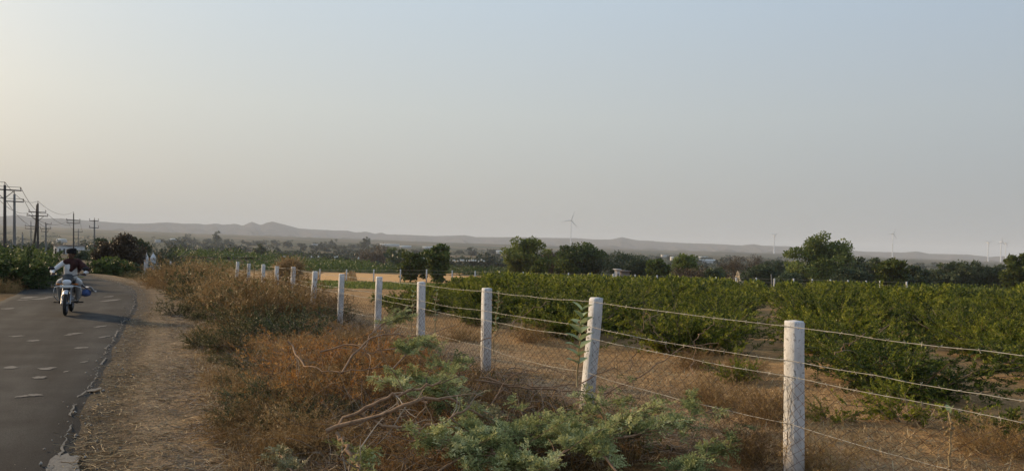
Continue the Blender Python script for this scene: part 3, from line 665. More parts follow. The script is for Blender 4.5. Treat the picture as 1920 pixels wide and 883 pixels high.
# ------------------------------------------------------------------ the orchard behind the wire fence
FENCE_PX = [1489, 1119, 913, 790, 711, 641, 591, 550, 519, 494, 467, 446]
FENCE_TOP = [601, 558, 540, 528, 519, 513.5, 508.5, 500.5, 499, 495.5, 494, 490.5]
FENCE_Y = [5.6, 7.75, 9.9, 12.1, 14.3, 16.6, 18.9, 21.2, 23.5, 25.8, 28.1, 30.5]
FD = nrm(np.array([-0.475, 0.88])); FN = np.array([FD[1], -FD[0]])     # along the fence / towards the orchard
def fence_d(x, y): return (x-2.05)*FN[0]+(y-5.6)*FN[1]
def build_orchard():
    rng = np.random.default_rng(12)
    near = [bush_kit('orchard_bush', 100+k, 32, 0.60+0.04*k, 1.12, 420, 21000, 0.058, 0.018, M['orchard'], twl=0.36, wander=0.15, grav=0.07, tint=(0.0, 0.9), stembase=0.12) for k in range(5)]
    mid = [bush_kit('orchard_bush', 130+k, 22, 0.62+0.04*k, 1.15, 220, 6500, 0.10, 0.034, M['orchard'], twl=0.36, wander=0.15, grav=0.07, tint=(0.05, 0.85), stembase=0.12) for k in range(4)]
    d = nrm(np.array([0.34, 1.0])); e = np.array([d[1], -d[0]])
    pts = []
    for kr in range(-40, 40):
        for ks in range(0, 75):
            q = e*((kr+0.5)*2.62)+d*(ks*1.45+0.4*(kr % 2))+rng.normal(size=2)*0.12
            if fence_d(*q) < (3.5 if q[0]/max(q[1], 1) > 0.2 else 2.5) or q[1] > 79 or q[0] < -3.6-0.01*q[1]: continue
            u = q[0]/q[1]
            if q[1] < 4 or u > 0.80: continue
            if abs(u-0.34) < 1.15/q[1] and q[1] < 30: 
                if (kr+0.5)*(-1 if kr < 0 else 1) > 0.6: continue
            if rng.random() < 0.05: continue
            pts.append((q[0], q[1], 0.92 if kr in (-1, 0) else (1.14 if fence_d(q[0], q[1]) < 6.5 and q[0]/q[1] > 0.05 else 1.0)))
    pts = sorted(pts, key=lambda q: q[1]); pts = np.array(pts)
    lab = 'dense olive green orchard bush in the rows behind the wire fence'; grp = 'orchard bushes behind the wire fence'
    nn = 0; rest = []
    front = [i for i, q in enumerate(pts) if fence_d(q[0], q[1]) < 5.0 and -0.2 < q[0]/q[1] < 0.67 and q[1] < 40]
    front = {i: k for k, i in enumerate(sorted(front, key=lambda i: pts[i][0]/pts[i][1]))}
    ORD = 'first second third fourth fifth sixth seventh eighth ninth tenth eleventh twelfth thirteenth fourteenth fifteenth sixteenth seventeenth eighteenth nineteenth twentieth'.split()
    wqs = pts[:, 2]; pts = pts[:, :2]
    for qi, q in enumerate(pts):
        wq = wqs[qi]
        lb = 'orchard bush in the front row behind the fence, %s from the left' % ORD[front[qi]] if qi in front and front[qi] < 20 else lab
        s = (0.78+0.36*rng.random())*wq*(0.68 if q[0]/q[1] < -0.03 else 1)*(0.72 if q[1] > 55 and q[0]/q[1] > 0.47 else 1); rz = rng.random()*6.28; z = tz(q[0], q[1])-0.02
        if nn < 300:
            k = near if q[1] < 24 else mid
            k[rng.integers(len(k))].place((q[0], q[1], z), rz, (s, s, s*(0.72+0.42*rng.random())), lb, 'bush', grp); nn += 1
        else: rest.append((q[0], q[1], z, s))
    g = G()
    far = [None]*3
    for k in range(3):
        r = np.random.default_rng(300+k); gl = G(); n = 230
        a = r.random(n)*6.28; t = np.sqrt(r.random(n)); hgt = r.random(n)**0.7
        P = np.c_[np.cos(a)*t*0.95*(1-0.35*hgt), np.sin(a)*t*0.95*(1-0.35*hgt), 0.08+1.12*hgt*(1-0.35*t*t)]
        leaves(gl, P, r.normal(size=(n, 3))+np.array([0, 0, 0.8]), 0.36, 0.15, np.clip(0.1+0.7*r.random(n), 0, 1), r); far[k] = gl
    for (x, y, z, s) in rest:
        g.merge(far[rng.integers(3)], mat4((x, y, z), rz=rng.random()*6.28, s=(s*1.05, s*1.05, s)))
    if rest:
        o = g.build('orchard_rows', M['orchard']); tag(o, 'far rows of the green orchard merging into one mass', 'orchard', kind='stuff')
    print('orchard', len(pts), 'rest', len(rest))
build_orchard()

# low green crop between the fence and the stubble field
def scatter(name, mat, n, region, L, Wd, tint, seed, label, cat, up=1.2, clump=0):
    rng = np.random.default_rng(seed); P = region(rng, n); n = len(P)
    z = terr(P[:, 0], P[:, 1]); g = G()
    D = rng.normal(size=(n, 3))*0.6+np.array([0, 0, up]); D[:, 2] = np.abs(D[:, 2])
    Lr = L[0]+(L[1]-L[0])*rng.random(n)**1.6
    leaves(g, np.c_[P[:, :2], z-0.005], D, Lr, Wd*(0.6+0.8*rng.random(n)), tint[0]+(tint[1]-tint[0])*rng.random(n), rng, 0.1)
    o = g.build(name, mat); tag(o, label, cat, kind='stuff'); return o
def crop_region(rng, n):
    x = -24+22*rng.random(n); y = 46+32*rng.random(n); k = (fence_d(x, y) > 1.5) & (x < -3.4-0.01*y); return np.c_[x, y][k]
scatter('crop', M['tree'], 16000, crop_region, (0.12, 0.34), 0.10, (0.25, 0.8), 5, 'low green crop in front of the stubble field', 'crop')

# ------------------------------------------------------------------ dry grass and litter on the verge
def verge_region(lo, hi, y0, y1, seed, dens=lambda x, y: 1):
    def f(rng, n):
        y = y0*(y1/y0)**rng.random(n*3); sd = lo+(hi-lo)*rng.random(n*3)
        fi = np.interp(y, RD[:, 1], np.arange(len(RD)))
        P = np.stack([np.interp(fi, np.arange(len(RD)), RD[:, c]) + np.interp(fi, np.arange(len(RD)), RN[:, c])*sd for c in (0, 1)], 1)+rng.normal(size=(n*3, 2))*0.05
        u = P[:, 0]/np.maximum(P[:, 1], 0.1)
        k = (u > -0.75) & (u < 0.75) & (P[:, 1] > 3) & (fbm(P[:, 0]*0.8, P[:, 1]*0.8, 3, seed)+0.12 > rng.random(n*3)-0.55)
        return P[k][:n]
    return f
scatter('dry_grass', M['straw'], 60000, verge_region(1.3, 4.4, 4.2, 40, 61), (0.03, 0.20), 0.006, (0, 0.85), 6, 'dry straw coloured grass covering the road verge', 'grass', 0.8)
scatter('rust_grass', M['rust_brush'], 46000, verge_region(2.2, 4.4, 4.2, 60, 71), (0.03, 0.24), 0.006, (0, 0.9), 7, 'rust brown dry grass growing along the fence', 'grass', 1.0)
scatter('weeds', M['olive_brush'], 24000, verge_region(2.2, 4.6, 4.4, 45, 81), (0.03, 0.10), 0.026, (0.2, 0.9), 8, 'small green weeds among the dry verge grass', 'weeds', 0.7)
def field_reg(rng, n):
    y = 4.5*(40/4.5)**rng.random(n*2); w = rng.random(n*2)*4.2
    x = 2.05+FD[0]*(y-5.6)/FD[1]+w; k = fbm(x*.8, y*.8, 3, 5) > rng.random(n*2)-0.6
    return np.c_[x, y][k][:n]
scatter('field_grass', M['straw'], 22000, field_reg, (0.02, 0.12), 0.008, (0.25, 1.0), 9, 'short dry grass on the bare strip inside the fence', 'grass', 0.6)
def litter(name, mat, n, region, seed, label, L=(0.06, 0.35), r=0.0022, hmax=0.06):
    rng = np.random.default_rng(seed); P = region(rng, n); n = len(P); z = terr(P[:, 0], P[:, 1])
    st = np.c_[P, z+0.01+hmax*rng.random(n)**2]; a = rng.random(n)*6.28
    d = np.c_[np.cos(a), np.sin(a), rng.normal(size=n)*0.12+0.06]
    S = stems(rng, st, d, L[0]+(L[1]-L[0])*rng.random(n)**2, 3, 0.3, -0.02)
    zz = terr(S[..., 0], S[..., 1])+0.006; S[..., 2] = np.maximum(S[..., 2], zz)
    g = G(); tubes(g, S, taper(S, r*1.3, r*0.7), 3, rng.random(n)); o = g.build(name, mat); tag(o, label, 'litter', kind='stuff')
litter('twig_litter', M['twig'], 7500, verge_region(0.9, 5.0, 4.2, 22, 91), 10, 'grey and brown twigs strewn over the verge')
def brambles(name, mat, n, region, seed, label, L, r, tint=(0, 1)):
    # arching bare canes standing in the grass
    rng = np.random.default_rng(seed); P = region(rng, n); n = len(P); z = terr(P[:, 0], P[:, 1]); a = rng.random(n)*6.28
    d = np.c_[np.cos(a), np.sin(a), 0.3+1.0*rng.random(n)]; S = stems(rng, np.c_[P, z], d, L[0]+(L[1]-L[0])*rng.random(n)**1.5, 5, 0.24, -0.19)
    S[..., 2] = np.maximum(S[..., 2], terr(S[..., 0], S[..., 1])+0.006)
    g = G(); tubes(g, S, taper(S, r, r*0.4), 3, tint[0]+(tint[1]-tint[0])*rng.random(n)); o = g.build(name, mat); tag(o, label, 'canes', kind='stuff')
brambles('bare_canes', M['twig'], 4600, verge_region(2.0, 4.4, 4.4, 26, 97), 14, 'thin bare grey canes standing in the verge growth', (0.15, 0.7), 0.0035)
brambles('orange_canes', M['dead_orange'], 4600, verge_region(2.2, 4.4, 4.4, 30, 99), 15, 'orange brown dead stalks standing in the verge growth', (0.12, 0.5), 0.0028)
litter('straw_litter', M['straw'], 12000, verge_region(0.12, 4.0, 4.2, 20, 95), 11, 'broken straw lying on the bare verge', (0.03, 0.20), 0.0028, 0.03)
litter('field_litter', M['straw'], 6000, field_reg, 13, 'dry leaves and stalks lying on the field strip', (0.03, 0.16), 0.0025, 0.02)

# ------------------------------------------------------------------ shrubs and brush along the verge
rust = [bush_kit('dry_brush', 400+k, 60, 0.72, 0.62, 420, 6500, 0.075, 0.0075, M['rust_brush'], M['rust_brush'], base=0.30, twl=0.34, wander=0.24, grav=0.02, r0=0.005, stembase=0.1, tint=(0, 0.95)) for k in range(4)]
olive = [bush_kit('verge_shrub', 420+k, 26, 0.62, 0.62, 240, 5200, 0.046, 0.018, M['olive_brush'], base=0.2, twl=0.36, wander=0.24, grav=0.05, r0=0.008, stembase=0.1, tint=(0.0, 0.95)) for k in range(4)]
dark = [bush_kit('verge_shrub', 440+k, 22, 0.6, 0.7, 260, 5500, 0.05, 0.016, M['darktree'], M['twig'], base=0.2, twl=0.36, wander=0.26, grav=0.04, r0=0.008, stembase=0.1, tint=(0.1, 0.9)) for k in range(2)]
rngv = np.random.default_rng(77)
def vplace(kit, px, py, s, label, cat, group=None, sink=0.02):
    p = onground(px, py); kit.place((p[0], p[1], p[2]-sink), rngv.random()*6.28, s, label, cat, group); return p
# the thick brown brush grown into the fence further along, placed in two uneven rows
lab_r = 'rust brown dry brush tangled into the wire fence along the road'
for row, (off, ymin, ymax, dy) in enumerate([(-0.2, 18.0, 64, 1.5), (-0.95, 17.6, 64, 1.7), (-1.6, 20.5, 60, 2.6)]):
    y = ymin
    while y < ymax:
        t = (y-5.6)/FD[1]; q = np.array([2.05, 5.6])+FD*t+FN*(off+rngv.normal()*0.15)
        if y > 40: q = q+FN*0.02*(y-40)
        s = (1.2+0.4*rngv.random())*(1.0+0.010*(y-18))*(1-0.62*float(sstep(y, 40, 48)))*(0.75 if row in (2,) else 1)
        h = 0.62+0.45*rngv.random()
        if rngv.random() < (0.15, 0.25, 0.45)[row]:
            olive[rngv.integers(4)].place((q[0], q[1], tz(q[0], q[1])-0.03), rngv.random()*6.28, (s*1.1, s*1.1, s*h*1.0), 'olive green bush growing through the brown brush along the fence', 'bush', 'green bushes in the fence brush')
        else: rust[rngv.integers(4)].place((q[0], q[1], tz(q[0], q[1])-0.03), rngv.random()*6.28, (s, s, s*h), lab_r, 'brush', 'brown brush along the fence')
        y += dy*(0.75+0.5*rngv.random())*(1+0.012*(y-18))
# olive shrubs on the road side of it
lab_o = 'low olive green shrub between the road verge and the brown brush'
for k in range(34):
    y = 14.5*(55/14.5)**rngv.random(); i = int(np.abs(RD[:, 1]-y).argmin()); sd = 2.3+1.3*rngv.random()
    q = RD[i]+RN[i]*sd; s = 0.65+0.45*rngv.random()
    olive[rngv.integers(4)].place((q[0], q[1], tz(q[0], q[1])-0.03), rngv.random()*6.28, (s, s, s*0.9), lab_o, 'shrub', 'olive shrubs on the verge')
lab_y = 'small rust coloured dry tuft on the near verge'
for k in range(46):
    y = 6.2*(24/6.2)**rngv.random(); i = int(np.abs(RD[:, 1]-y).argmin()); sd = 2.1+1.9*rngv.random()
    q = RD[i]+RN[i]*sd; s = 0.35+0.40*rngv.random()
    rust[rngv.integers(4)].place((q[0], q[1], tz(q[0], q[1])-0.03), rngv.random()*6.28, (s, s, s*0.85), lab_y, 'brush', 'dry tufts on the near verge')

lab_z = 'tiny dry tuft on the verge near the bottom left'
for k in range(34):
    y = 4.9*(9.5/4.9)**rngv.random(); i = int(np.abs(RD[:, 1]-y).argmin()); sd = 1.9+2.3*rngv.random(); q = RD[i]+RN[i]*sd; s = 0.18+0.22*rngv.random()
    rust[rngv.integers(4)].place((q[0], q[1], tz(q[0], q[1])-0.02), rngv.random()*6.28, (s, s, s*0.8), lab_z, 'tuft', 'tiny dry tufts near the bottom left')
lab_z2 = 'tiny olive weed on the verge near the bottom left'
for k in range(18):
    y = 5.0*(12/5.0)**rngv.random(); i = int(np.abs(RD[:, 1]-y).argmin()); sd = 2.1+1.8*rngv.random(); q = RD[i]+RN[i]*sd; s = 0.20+0.22*rngv.random()
    olive[rngv.integers(4)].place((q[0], q[1], tz(q[0], q[1])-0.02), rngv.random()*6.28, (s, s, s*0.8), lab_z2, 'weed', 'tiny olive weeds near the bottom left')

# low tangle of brush and weeds filling the verge in front of the cut branches
for k in range(44):
    py = 628+225*rngv.random(); lo = 345+(py-600)*0.45; px = lo+(640-lo)*rngv.random()**0.8
    if rngv.random() < 0.62: vplace(rust[rngv.integers(4)], px, py, (lambda v: (v, v, v*0.75))(0.34+0.26*rngv.random()), 'low rust brown brush in the tangle left of the cut branches', 'brush', 'low brush left of the cut branches')
    else: vplace(olive[rngv.integers(4)], px, py, (lambda v: (v, v, v*0.75))(0.30+0.24*rngv.random()), 'low olive weed in the tangle left of the cut branches', 'weed', 'low weeds left of the cut branches')

# ------------------------------------------------------------------ trees beyond the orchard
def tplace(px, ptop, pwid, Y, kind, seed, label, trunk=0.22, group=None, cat='tree', **kw):
    """a tree of its own: column px, crown top at row ptop, crown width pwid, standing at depth Y"""
    p = gat(px, Y); top = at(px, ptop, Y)[2]; h = max(top-p[2], 0.8); w = pwid/F*Y
    mats = {'tree': M['tree'], 'dark': M['darktree'], 'acacia': M['acacia'], 'yellow': M['yellowtree'], 'brown': M['browncrown'], 'straw': M['straw']}
    nm = kw.pop('name', {'tree': 'broadleaf_tree', 'dark': 'dark_tree', 'acacia': 'thorn_tree', 'yellow': 'young_tree', 'brown': 'bare_tree', 'straw': 'grass_clump'}[kind])
    a = dict(nclump=90, nleaf=6800, L=0.34, Wd=0.24, fill=0.3)
    if kind == 'acacia': a.update(nclump=80, nleaf=6400, L=0.26, Wd=0.11, flat=0.45, airy=0.6)
    if kind == 'brown': a.update(nclump=60, nleaf=2600, L=0.26, Wd=0.05, airy=0.8)
    if kind == 'dark': a.update(nclump=75, nleaf=6000)
    a.update(kw)
    k = tree_kit(nm, seed, h, w*1.02, h*trunk, a.pop('nclump'), a.pop('nleaf'), a.pop('L'), a.pop('Wd'), mats[kind], trunk_r=0.028*h, **a)
    return k.place((p[0], p[1], p[2]-0.05), 0, 1.0, label, cat, group)
tplace(985, 447, 76, 118, 'tree', 1, 'tall round green tree, left of the two big ones behind the far posts', 0.10, cs=1.25, nleaf=13000)
tplace(1084, 456, 88, 122, 'tree', 2, 'wide dark green tree in front of the tallest wind turbine', 0.06, tint=(0.0, 0.75), cs=1.25, nleaf=14000, flat=0.1)
tplace(1010, 490, 30, 96, 'yellow', 3, 'small light green bush at the foot of the tall round tree', 0.08, cat='bush', name='green_bush', nleaf=2600, nclump=40)
tplace(1163, 476, 94, 118, 'acacia', 4, 'spreading thorn tree above the small white hut', 0.25)
tplace(1198, 486, 46, 116, 'acacia', 41, 'low thorn tree right of the small white hut', 0.15)
tplace(1233, 487, 40, 108, 'tree', 5, 'small round dark green tree right of the white hut', 0.12)
tplace(1284, 478, 44, 112, 'tree', 6, 'thin olive tree standing over the pale sand bank', 0.3, nleaf=3000, airy=0.5, tint=(0.3, 0.9))
tplace(1338, 501, 40, 98, 'dark', 7, 'dark purplish bush beside the pale sand bank', 0.05, cat='bush', name='dark_bush', nleaf=3600)
tplace(1375, 481, 56, 112, 'brown', 8, 'bare brown umbrella shaped thorn tree in the middle of the scrub', 0.42, flat=0.75)
tplace(1420, 478, 34, 150, 'brown', 9, 'brown leafless tree far behind the field edge', 0.2, nleaf=3400)
tplace(1424, 499, 62, 104, 'dark', 10, 'dark tangled bush on the field edge left of the leaning pole', 0.05, cat='bush', name='dark_bush', nleaf=4200, tint=(0.2, 0.9))
tplace(1455, 486, 50, 135, 'acacia', 11, 'grey green thorn bush left of the largest tree', 0.1, cat='bush', name='thorn_bush')
tplace(1532, 442, 104, 112, 'tree', 12, 'largest tree in the picture, a broad dense green crown', 0.02, lobe=0.10, cs=1.35, nclump=120, nleaf=20000, fill=0.2, tint=(0.1, 0.95))
tplace(1478, 512, 46, 90, 'acacia', 43, 'grey green thorn bush at the left foot of the largest tree', 0.05, cat='bush', name='thorn_bush', nleaf=3400)
tplace(1596, 500, 60, 92, 'acacia', 13, 'blue green thorn bush at the right foot of the largest tree', 0.08, cat='bush', name='thorn_bush')
tplace(1612, 483, 70, 122, 'dark', 14, 'very dark tree behind the blue green thorn bush', 0.10)
tplace(1668, 485, 46, 90, 'yellow', 15, 'yellow green young tree in front of the dark trees', 0.30)
tplace(1717, 500, 40, 112, 'dark', 16, 'small dark round tree right of the yellow green tree', 0.1)
tplace(1690, 512, 34, 108, 'dark', 44, 'dark low bush between the yellow green tree and its round neighbour', 0.05, cat='bush', name='dark_bush', nleaf=3000)
tplace(1793, 493, 84, 118, 'dark', 17, 'wide dark tree below the two wind turbines on the right', 0.1, tint=(0.2, 1.0), nclump=80, nleaf=7000)
tplace(1830, 494, 30, 140, 'brown', 18, 'thin bare tree behind the wide dark tree', 0.25)
tplace(1866, 500, 56, 116, 'dark', 19, 'dark round tree next to the right edge', 0.1, tint=(0.2, 1.0))
tplace(1917, 473, 66, 92, 'yellow', 20, 'bright green tree cut by the right edge of the picture', 0.1, nleaf=7000, nclump=80)
tplace(768, 466, 40, 84.5, 'yellow', 21, 'thin green tree at the edge of the stubble field, left of the pair', 0.10, nleaf=2200, nclump=40, airy=0.8, lobe=1.0, lean=0.6, tint=(0.0, 0.6))
tplace(821, 461, 40, 86.5, 'tree', 22, 'dark green tree on the stubble field, right of the pair', 0.12, nleaf=4600, airy=0.6, lobe=1.0, nclump=42, tint=(0.2, 0.9))
tplace(745, 463, 40, 240, 'tree', 23, 'dark tree behind the thin green tree of the stubble field', 0.1)
tplace(706, 464, 66, 300, 'brown', 24, 'wide brown withered thicket in the middle of the plain', 0.05, nleaf=5000, L=0.6, Wd=0.25, cat='thicket', name='thicket')
tplace(486, 459, 22, 330, 'dark', 25, 'single dark bush in the plain above the fence posts', 0.05, cat='bush', name='dark_bush', L=0.5, Wd=0.35, nleaf=3000)
tplace(405, 437, 14, 900, 'dark', 26, 'tall pointed tree rising out of the far tree belt', 0.05, L=1.2, Wd=0.8, nleaf=1800, nclump=30, dome=1.2)
tplace(680, 446, 10, 1000, 'dark', 27, 'left of a pair of tall trees far off on the plain', 0.05, L=1.3, Wd=0.8, nleaf=1200, nclump=20)
tplace(690, 446, 9, 1000, 'dark', 28, 'right of a pair of tall trees far off on the plain', 0.05, L=1.3, Wd=0.8, nleaf=1200, nclump=20)
# brown mound of cut brush between the two big trees
tplace(1035, 470, 44, 128, 'brown', 29, 'brown heap of dry brush between the two big green trees', 0.02, nleaf=6000, L=0.4, Wd=0.12, cat='brush', name='brush_heap')
tplace(1290, 505, 90, 100, 'brown', 30, 'low brown scrub lying over the pale sand bank', 0.02, nleaf=5000, L=0.3, Wd=0.09, cat='brush', name='brush_heap')
tplace(1370, 506, 70, 118, 'brown', 31, 'low brown scrub under the bare umbrella shaped tree', 0.02, nleaf=4500, L=0.3, Wd=0.09, cat='brush', name='brush_heap')

# trees and bushes of the far plain
def far_plain():
    rng = np.random.default_rng(21)
    kits = [tree_kit('field_tree', 600+k, [6, 5, 7, 4.5, 8, 5.5][k], [6, 7, 6, 6.5, 5, 9][k], 0.5, 24, 640, 0.95, 0.62, M['farleaf'], trunk_r=0.15, fill=0.4, flat=[0, .3, 0, .3, 0, .5][k]) for k in range(6)]
    lab = ('hazy green tree scattered over the near part of the plain', 'dim hazy tree in the tree belts of the far plain')
    n = 0
    # rows: (px from, px to, depth, count, scale)
    belts = [(300, 700, 330, 16, .75), (330, 470, 620, 16, 1.1), (470, 700, 560, 20, .9), (700, 960, 430, 20, .8), (300, 430, 1000, 14, 1.4), (560, 960, 820, 26, 1.1), (840, 960, 300, 10, .75), (430, 700, 1050, 22, 1.3),
             (1120, 1480, 560, 12, .8), (1200, 1480, 850, 20, 1.0), (1580, 1920, 600, 12, .8), (1690, 1920, 900, 22, 1.0), (20, 180, 330, 14, .8), (0, 160, 500, 10, 1.0), (930, 1200, 620, 16, .9)]
    for (a, b, Y, c, s) in belts:
        for k in range(c):
            px = a+(b-a)*(k+rng.random()*1.2)/c; y = Y*(0.86+0.3*rng.random()); p = gat(px, y); sc_ = s*(0.6+0.7*rng.random())
            kits[rng.integers(6)].place((p[0], p[1], p[2]-0.2), rng.random()*6.28, (sc_*1.15, sc_*1.15, sc_*(0.65+0.35*rng.random())), lab[0] if Y < 600 else lab[1], 'tree', 'trees of the near plain' if Y < 600 else 'trees of the far plain'); n += 1
    # continuous scrub and the big far orchard block as uncountable masses
    def mass(name, label, cat, mat, pts, size, hgt, L, seed, per=40, tm=1.0):
        r = np.random.default_rng(seed); pts = np.array(pts); n_ = len(pts); z = terr(pts[:, 0], pts[:, 1])
        v = nrm(r.normal(size=(n_, per, 3)))*(r.random((n_, per, 1))**0.4); v[..., 2] = np.abs(v[..., 2])
        s = size*(0.6+0.8*r.random(n_))
        pos = np.c_[pts, z][:, None]+v*np.stack([s, s, s*hgt], -1)[:, None]
        ct = r.random((n_, 1)); tn = np.clip(0.15+0.4*ct+0.4*r.random((n_, per)), 0, 1)*tm
        g = G(); leaves(g, pos.reshape(-1, 3), (v+r.normal(size=v.shape)*0.4).reshape(-1, 3), L*(0.6+0.8*r.random(n_*per)), L*0.6, tn.ravel(), r)
        o = g.build(name, mat); tag(o, label, cat, kind='stuff')
    # block of orchard left of the stubble field: rows from 132 to 260 m
    P = []
    for Y in np.arange(134, 262, 3.4):
        x0 = at(330, 480, Y)[0]; x1 = at(np.interp(Y, [134, 262], [722, 650]), 480, Y)[0]
        x = np.arange(x0, x1, 2.3)
        P += [(xx+rng.normal()*0.3, Y+rng.normal()*0.4) for xx in x if rng.random() > 0.04]
    mass('far_orchard', 'dark green orchard block on the plain left of the stubble field', 'orchard', M['tree'], P, 1.45, 1.15, 0.40, 31, 52, 0.38)
    P = []
    for Y in np.arange(142, 200, 3.6):
        x0 = at(730, 490, Y)[0]; x1 = at(960, 490, Y)[0]
        P += [(xx+rng.normal()*0.3, Y+rng.normal()*0.4) for xx in np.arange(x0, x1, 2.4) if rng.random() > 0.04]
    mass('far_orchard', 'green orchard strip behind the stubble field and its two trees', 'orchard', M['tree'], P, 1.3, 1.0, 0.40, 32, 52, 0.38)
    P = []
    for Y in np.arange(84, 118, 2.6):
        x0 = at(1680, 510, Y)[0]; x1 = at(2050, 510, Y)[0]
        P += [(xx+rng.normal()*0.3, Y+rng.normal()*0.4) for xx in np.arange(x0, x1, 1.8) if rng.random() > 0.04]
    mass('far_orchard', 'dark green crop rows beyond the pale bank on the right', 'orchard', M['orchard'], P, 1.05, 0.9, 0.34, 36, 36)
    P = []
    for k in range(1500):
        Y = 180*(1500/180)**rng.random(); px = -60+2040*rng.random(); q = at(px, 470, Y)
        if 330 < px < 730 and Y < 270: continue
        if fbm(np.array([q[0]/90]), np.array([q[1]/60]), 3, 5)[0] < -0.05: continue
        P.append((q[0], q[1]))
    mass('far_scrub', 'hazy green scrub and hedges spread over the plain', 'scrub', M['farleaf'], P, 5.0, 0.55, 1.6, 33, 40)
    P = []
    for k in range(260):
        Y = 86+40*rng.random(); px = 1010+740*rng.random(); q = at(px, 510, Y)
        if 1240 < px < 1300 and Y < 112: continue
        P.append((q[0], q[1]))
    mass('field_edge_scrub', 'low mixed scrub along the far edge of the orchard', 'scrub', M['olive_brush'], P, 1.1, 0.4, 0.30, 34, 60)
    print('far trees', n)
far_plain()

# ------------------------------------------------------------------ roadside growth on the left and at the bend
hedge = [bush_kit('roadside_bush', 700+k, 30, 1.15, 0.95, 300, 7500, 0.10, 0.055, M['hedge_leaf'], base=0.3, twl=0.5, wander=0.22, grav=0.06, r0=0.012, stembase=0.1, tint=(0.0, 1.0)) for k in range(3)]
HL = [(-14, 462, 28, 'large leafy bush at the left edge beside the road'), (24, 458, 28.5, 'leafy bush with pale shoots, second from the left edge'), (46, 462, 33, 'leafy bush nearest the bend on the left verge'),
      (-2, 452, 33, 'taller leafy bush behind the left roadside bushes'), (40, 455, 37, 'pale green bush behind the roadside bushes, below the twin pole'), (58, 466, 44, 'dark bush at the inside of the road bend'), (72, 474, 58, 'small dark bush furthest along the left verge'), (56, 458, 50, 'bush behind the dark bush of the bend')]
WX = [1.2, 1.1, 0.85, 1.2, 1.1, 0.75, 0.7, 0.9]
for k, (px, ptop, Y, lab) in enumerate(HL):
    p = gat(px, Y); h = at(px, ptop, Y)[2]-p[2]; s = h/1.35
    hedge[k % 3].place((p[0], p[1], p[2]-0.05), k*1.7, (s*WX[k], s*WX[k], s), lab, 'bush', 'bushes on the left side of the road')
for k, (px, py, s) in enumerate([(8, 548, .7), (40, 541, .7), (64, 533, .6), (80, 524, .5)]):
    vplace(rust[k % 4], px, py, s, ['dry brown brush at the foot of the leftmost roadside bush', 'dry brown brush at the foot of the second roadside bush', 'dry brown brush under the bush nearest the bend', 'dry tuft where the asphalt bends left'][k], 'brush')
tplace(226, 441, 74, 52, 'brown', 51, 'brown creeper covered tree at the bend right of the road', 0.08, nleaf=9000, L=0.17, Wd=0.10, nclump=80, name='creeper_tree', tint=(0, .7))
tplace(258, 447, 48, 72, 'dark', 52, 'dark green tree behind the white shrine', 0.1, L=0.18, Wd=0.12, nleaf=6000)
tplace(202, 446, 56, 60, 'acacia', 53, 'olive thorn tree left of the creeper covered tree', 0.1, L=0.16, Wd=0.08, nleaf=6000)
tplace(204, 484, 70, 47, 'tree', 54, 'bushy green undergrowth in front of the creeper covered tree', 0.03, L=0.14, Wd=0.08, nleaf=6000, cat='bush', name='green_bush', tint=(0, .7))
tplace(232, 490, 46, 49, 'acacia', 55, 'grey green bush between the creeper covered tree and the shrine', 0.03, L=0.13, Wd=0.07, nleaf=5000, cat='bush', name='green_bush')
tplace(160, 472, 40, 88, 'acacia', 56, 'hazy bush at the foot of the pole right of the road', 0.05, L=0.25, Wd=0.12, nleaf=3000, cat='bush', name='green_bush')
tplace(540, 488, 40, 44, 'straw', 57, 'sunlit yellow grass clump behind the fence posts', 0.02, L=0.5, Wd=0.03, nleaf=5000, cat='grass', name='grass_clump')
o_ = bpy.data.objects
# palms beside the shrine
def palm(px, ptop, Y, seed, label):
    rng = np.random.default_rng(seed); p = gat(px, Y); h = at(px, ptop, Y)[2]-p[2]
    r = empty('palm', p); tag(r, label, 'palm', 'young palms behind the shrine')
    g = G(); tk = np.array([(0, 0, -0.1), (0.03, 0, h*0.2), (0.02, 0.02, h*0.42)]); tubes(g, tk[None], np.array([[0.16, 0.13, 0.10]]), 7); g.build('trunk', M['bark'], r)
    for k in range(15):
        a = k*2.4+rng.random()*0.5; el = 0.35+1.1*rng.random(); d = np.array([[math.cos(a)*math.cos(el), math.sin(a)*math.cos(el), math.sin(el)]])
        S = stems(rng, np.array([[0.02, 0.02, h*0.4]]), d, h*(0.62+0.2*rng.random()), 9, 0.02, -0.13)[0]
        gf = G(); tubes(gf, S[None], taper(S[None], 0.018, 0.005), 3, 0.4)
        t = np.linspace(0.15, 1, 26)*8; kk = np.minimum(t.astype(int), 7); f = (t-kk)[:, None]; pos = S[kk]*(1-f)+S[kk+1]*f; tan = nrm(S[kk+1]-S[kk]); sd_ = nrm(np.cross(tan, [0, 0, 1]))
        for sg in (-1, 1): leaves(gf, pos, tan*0.7+sg*sd_+np.array([0, 0, -0.25]), 0.36*(1-0.4*np.linspace(0, 1, 26)), 0.045, 0.2+0.7*rng.random(26), rng)
        gf.build('frond', M['palm'], r)
palm(303, 466, 62, 1, 'left young palm beside the white shrine')
palm(325, 460, 64, 2, 'right and tallest young palm near the white shrine')
palm(315, 474, 60, 3, 'middle low palm between the two taller palms')

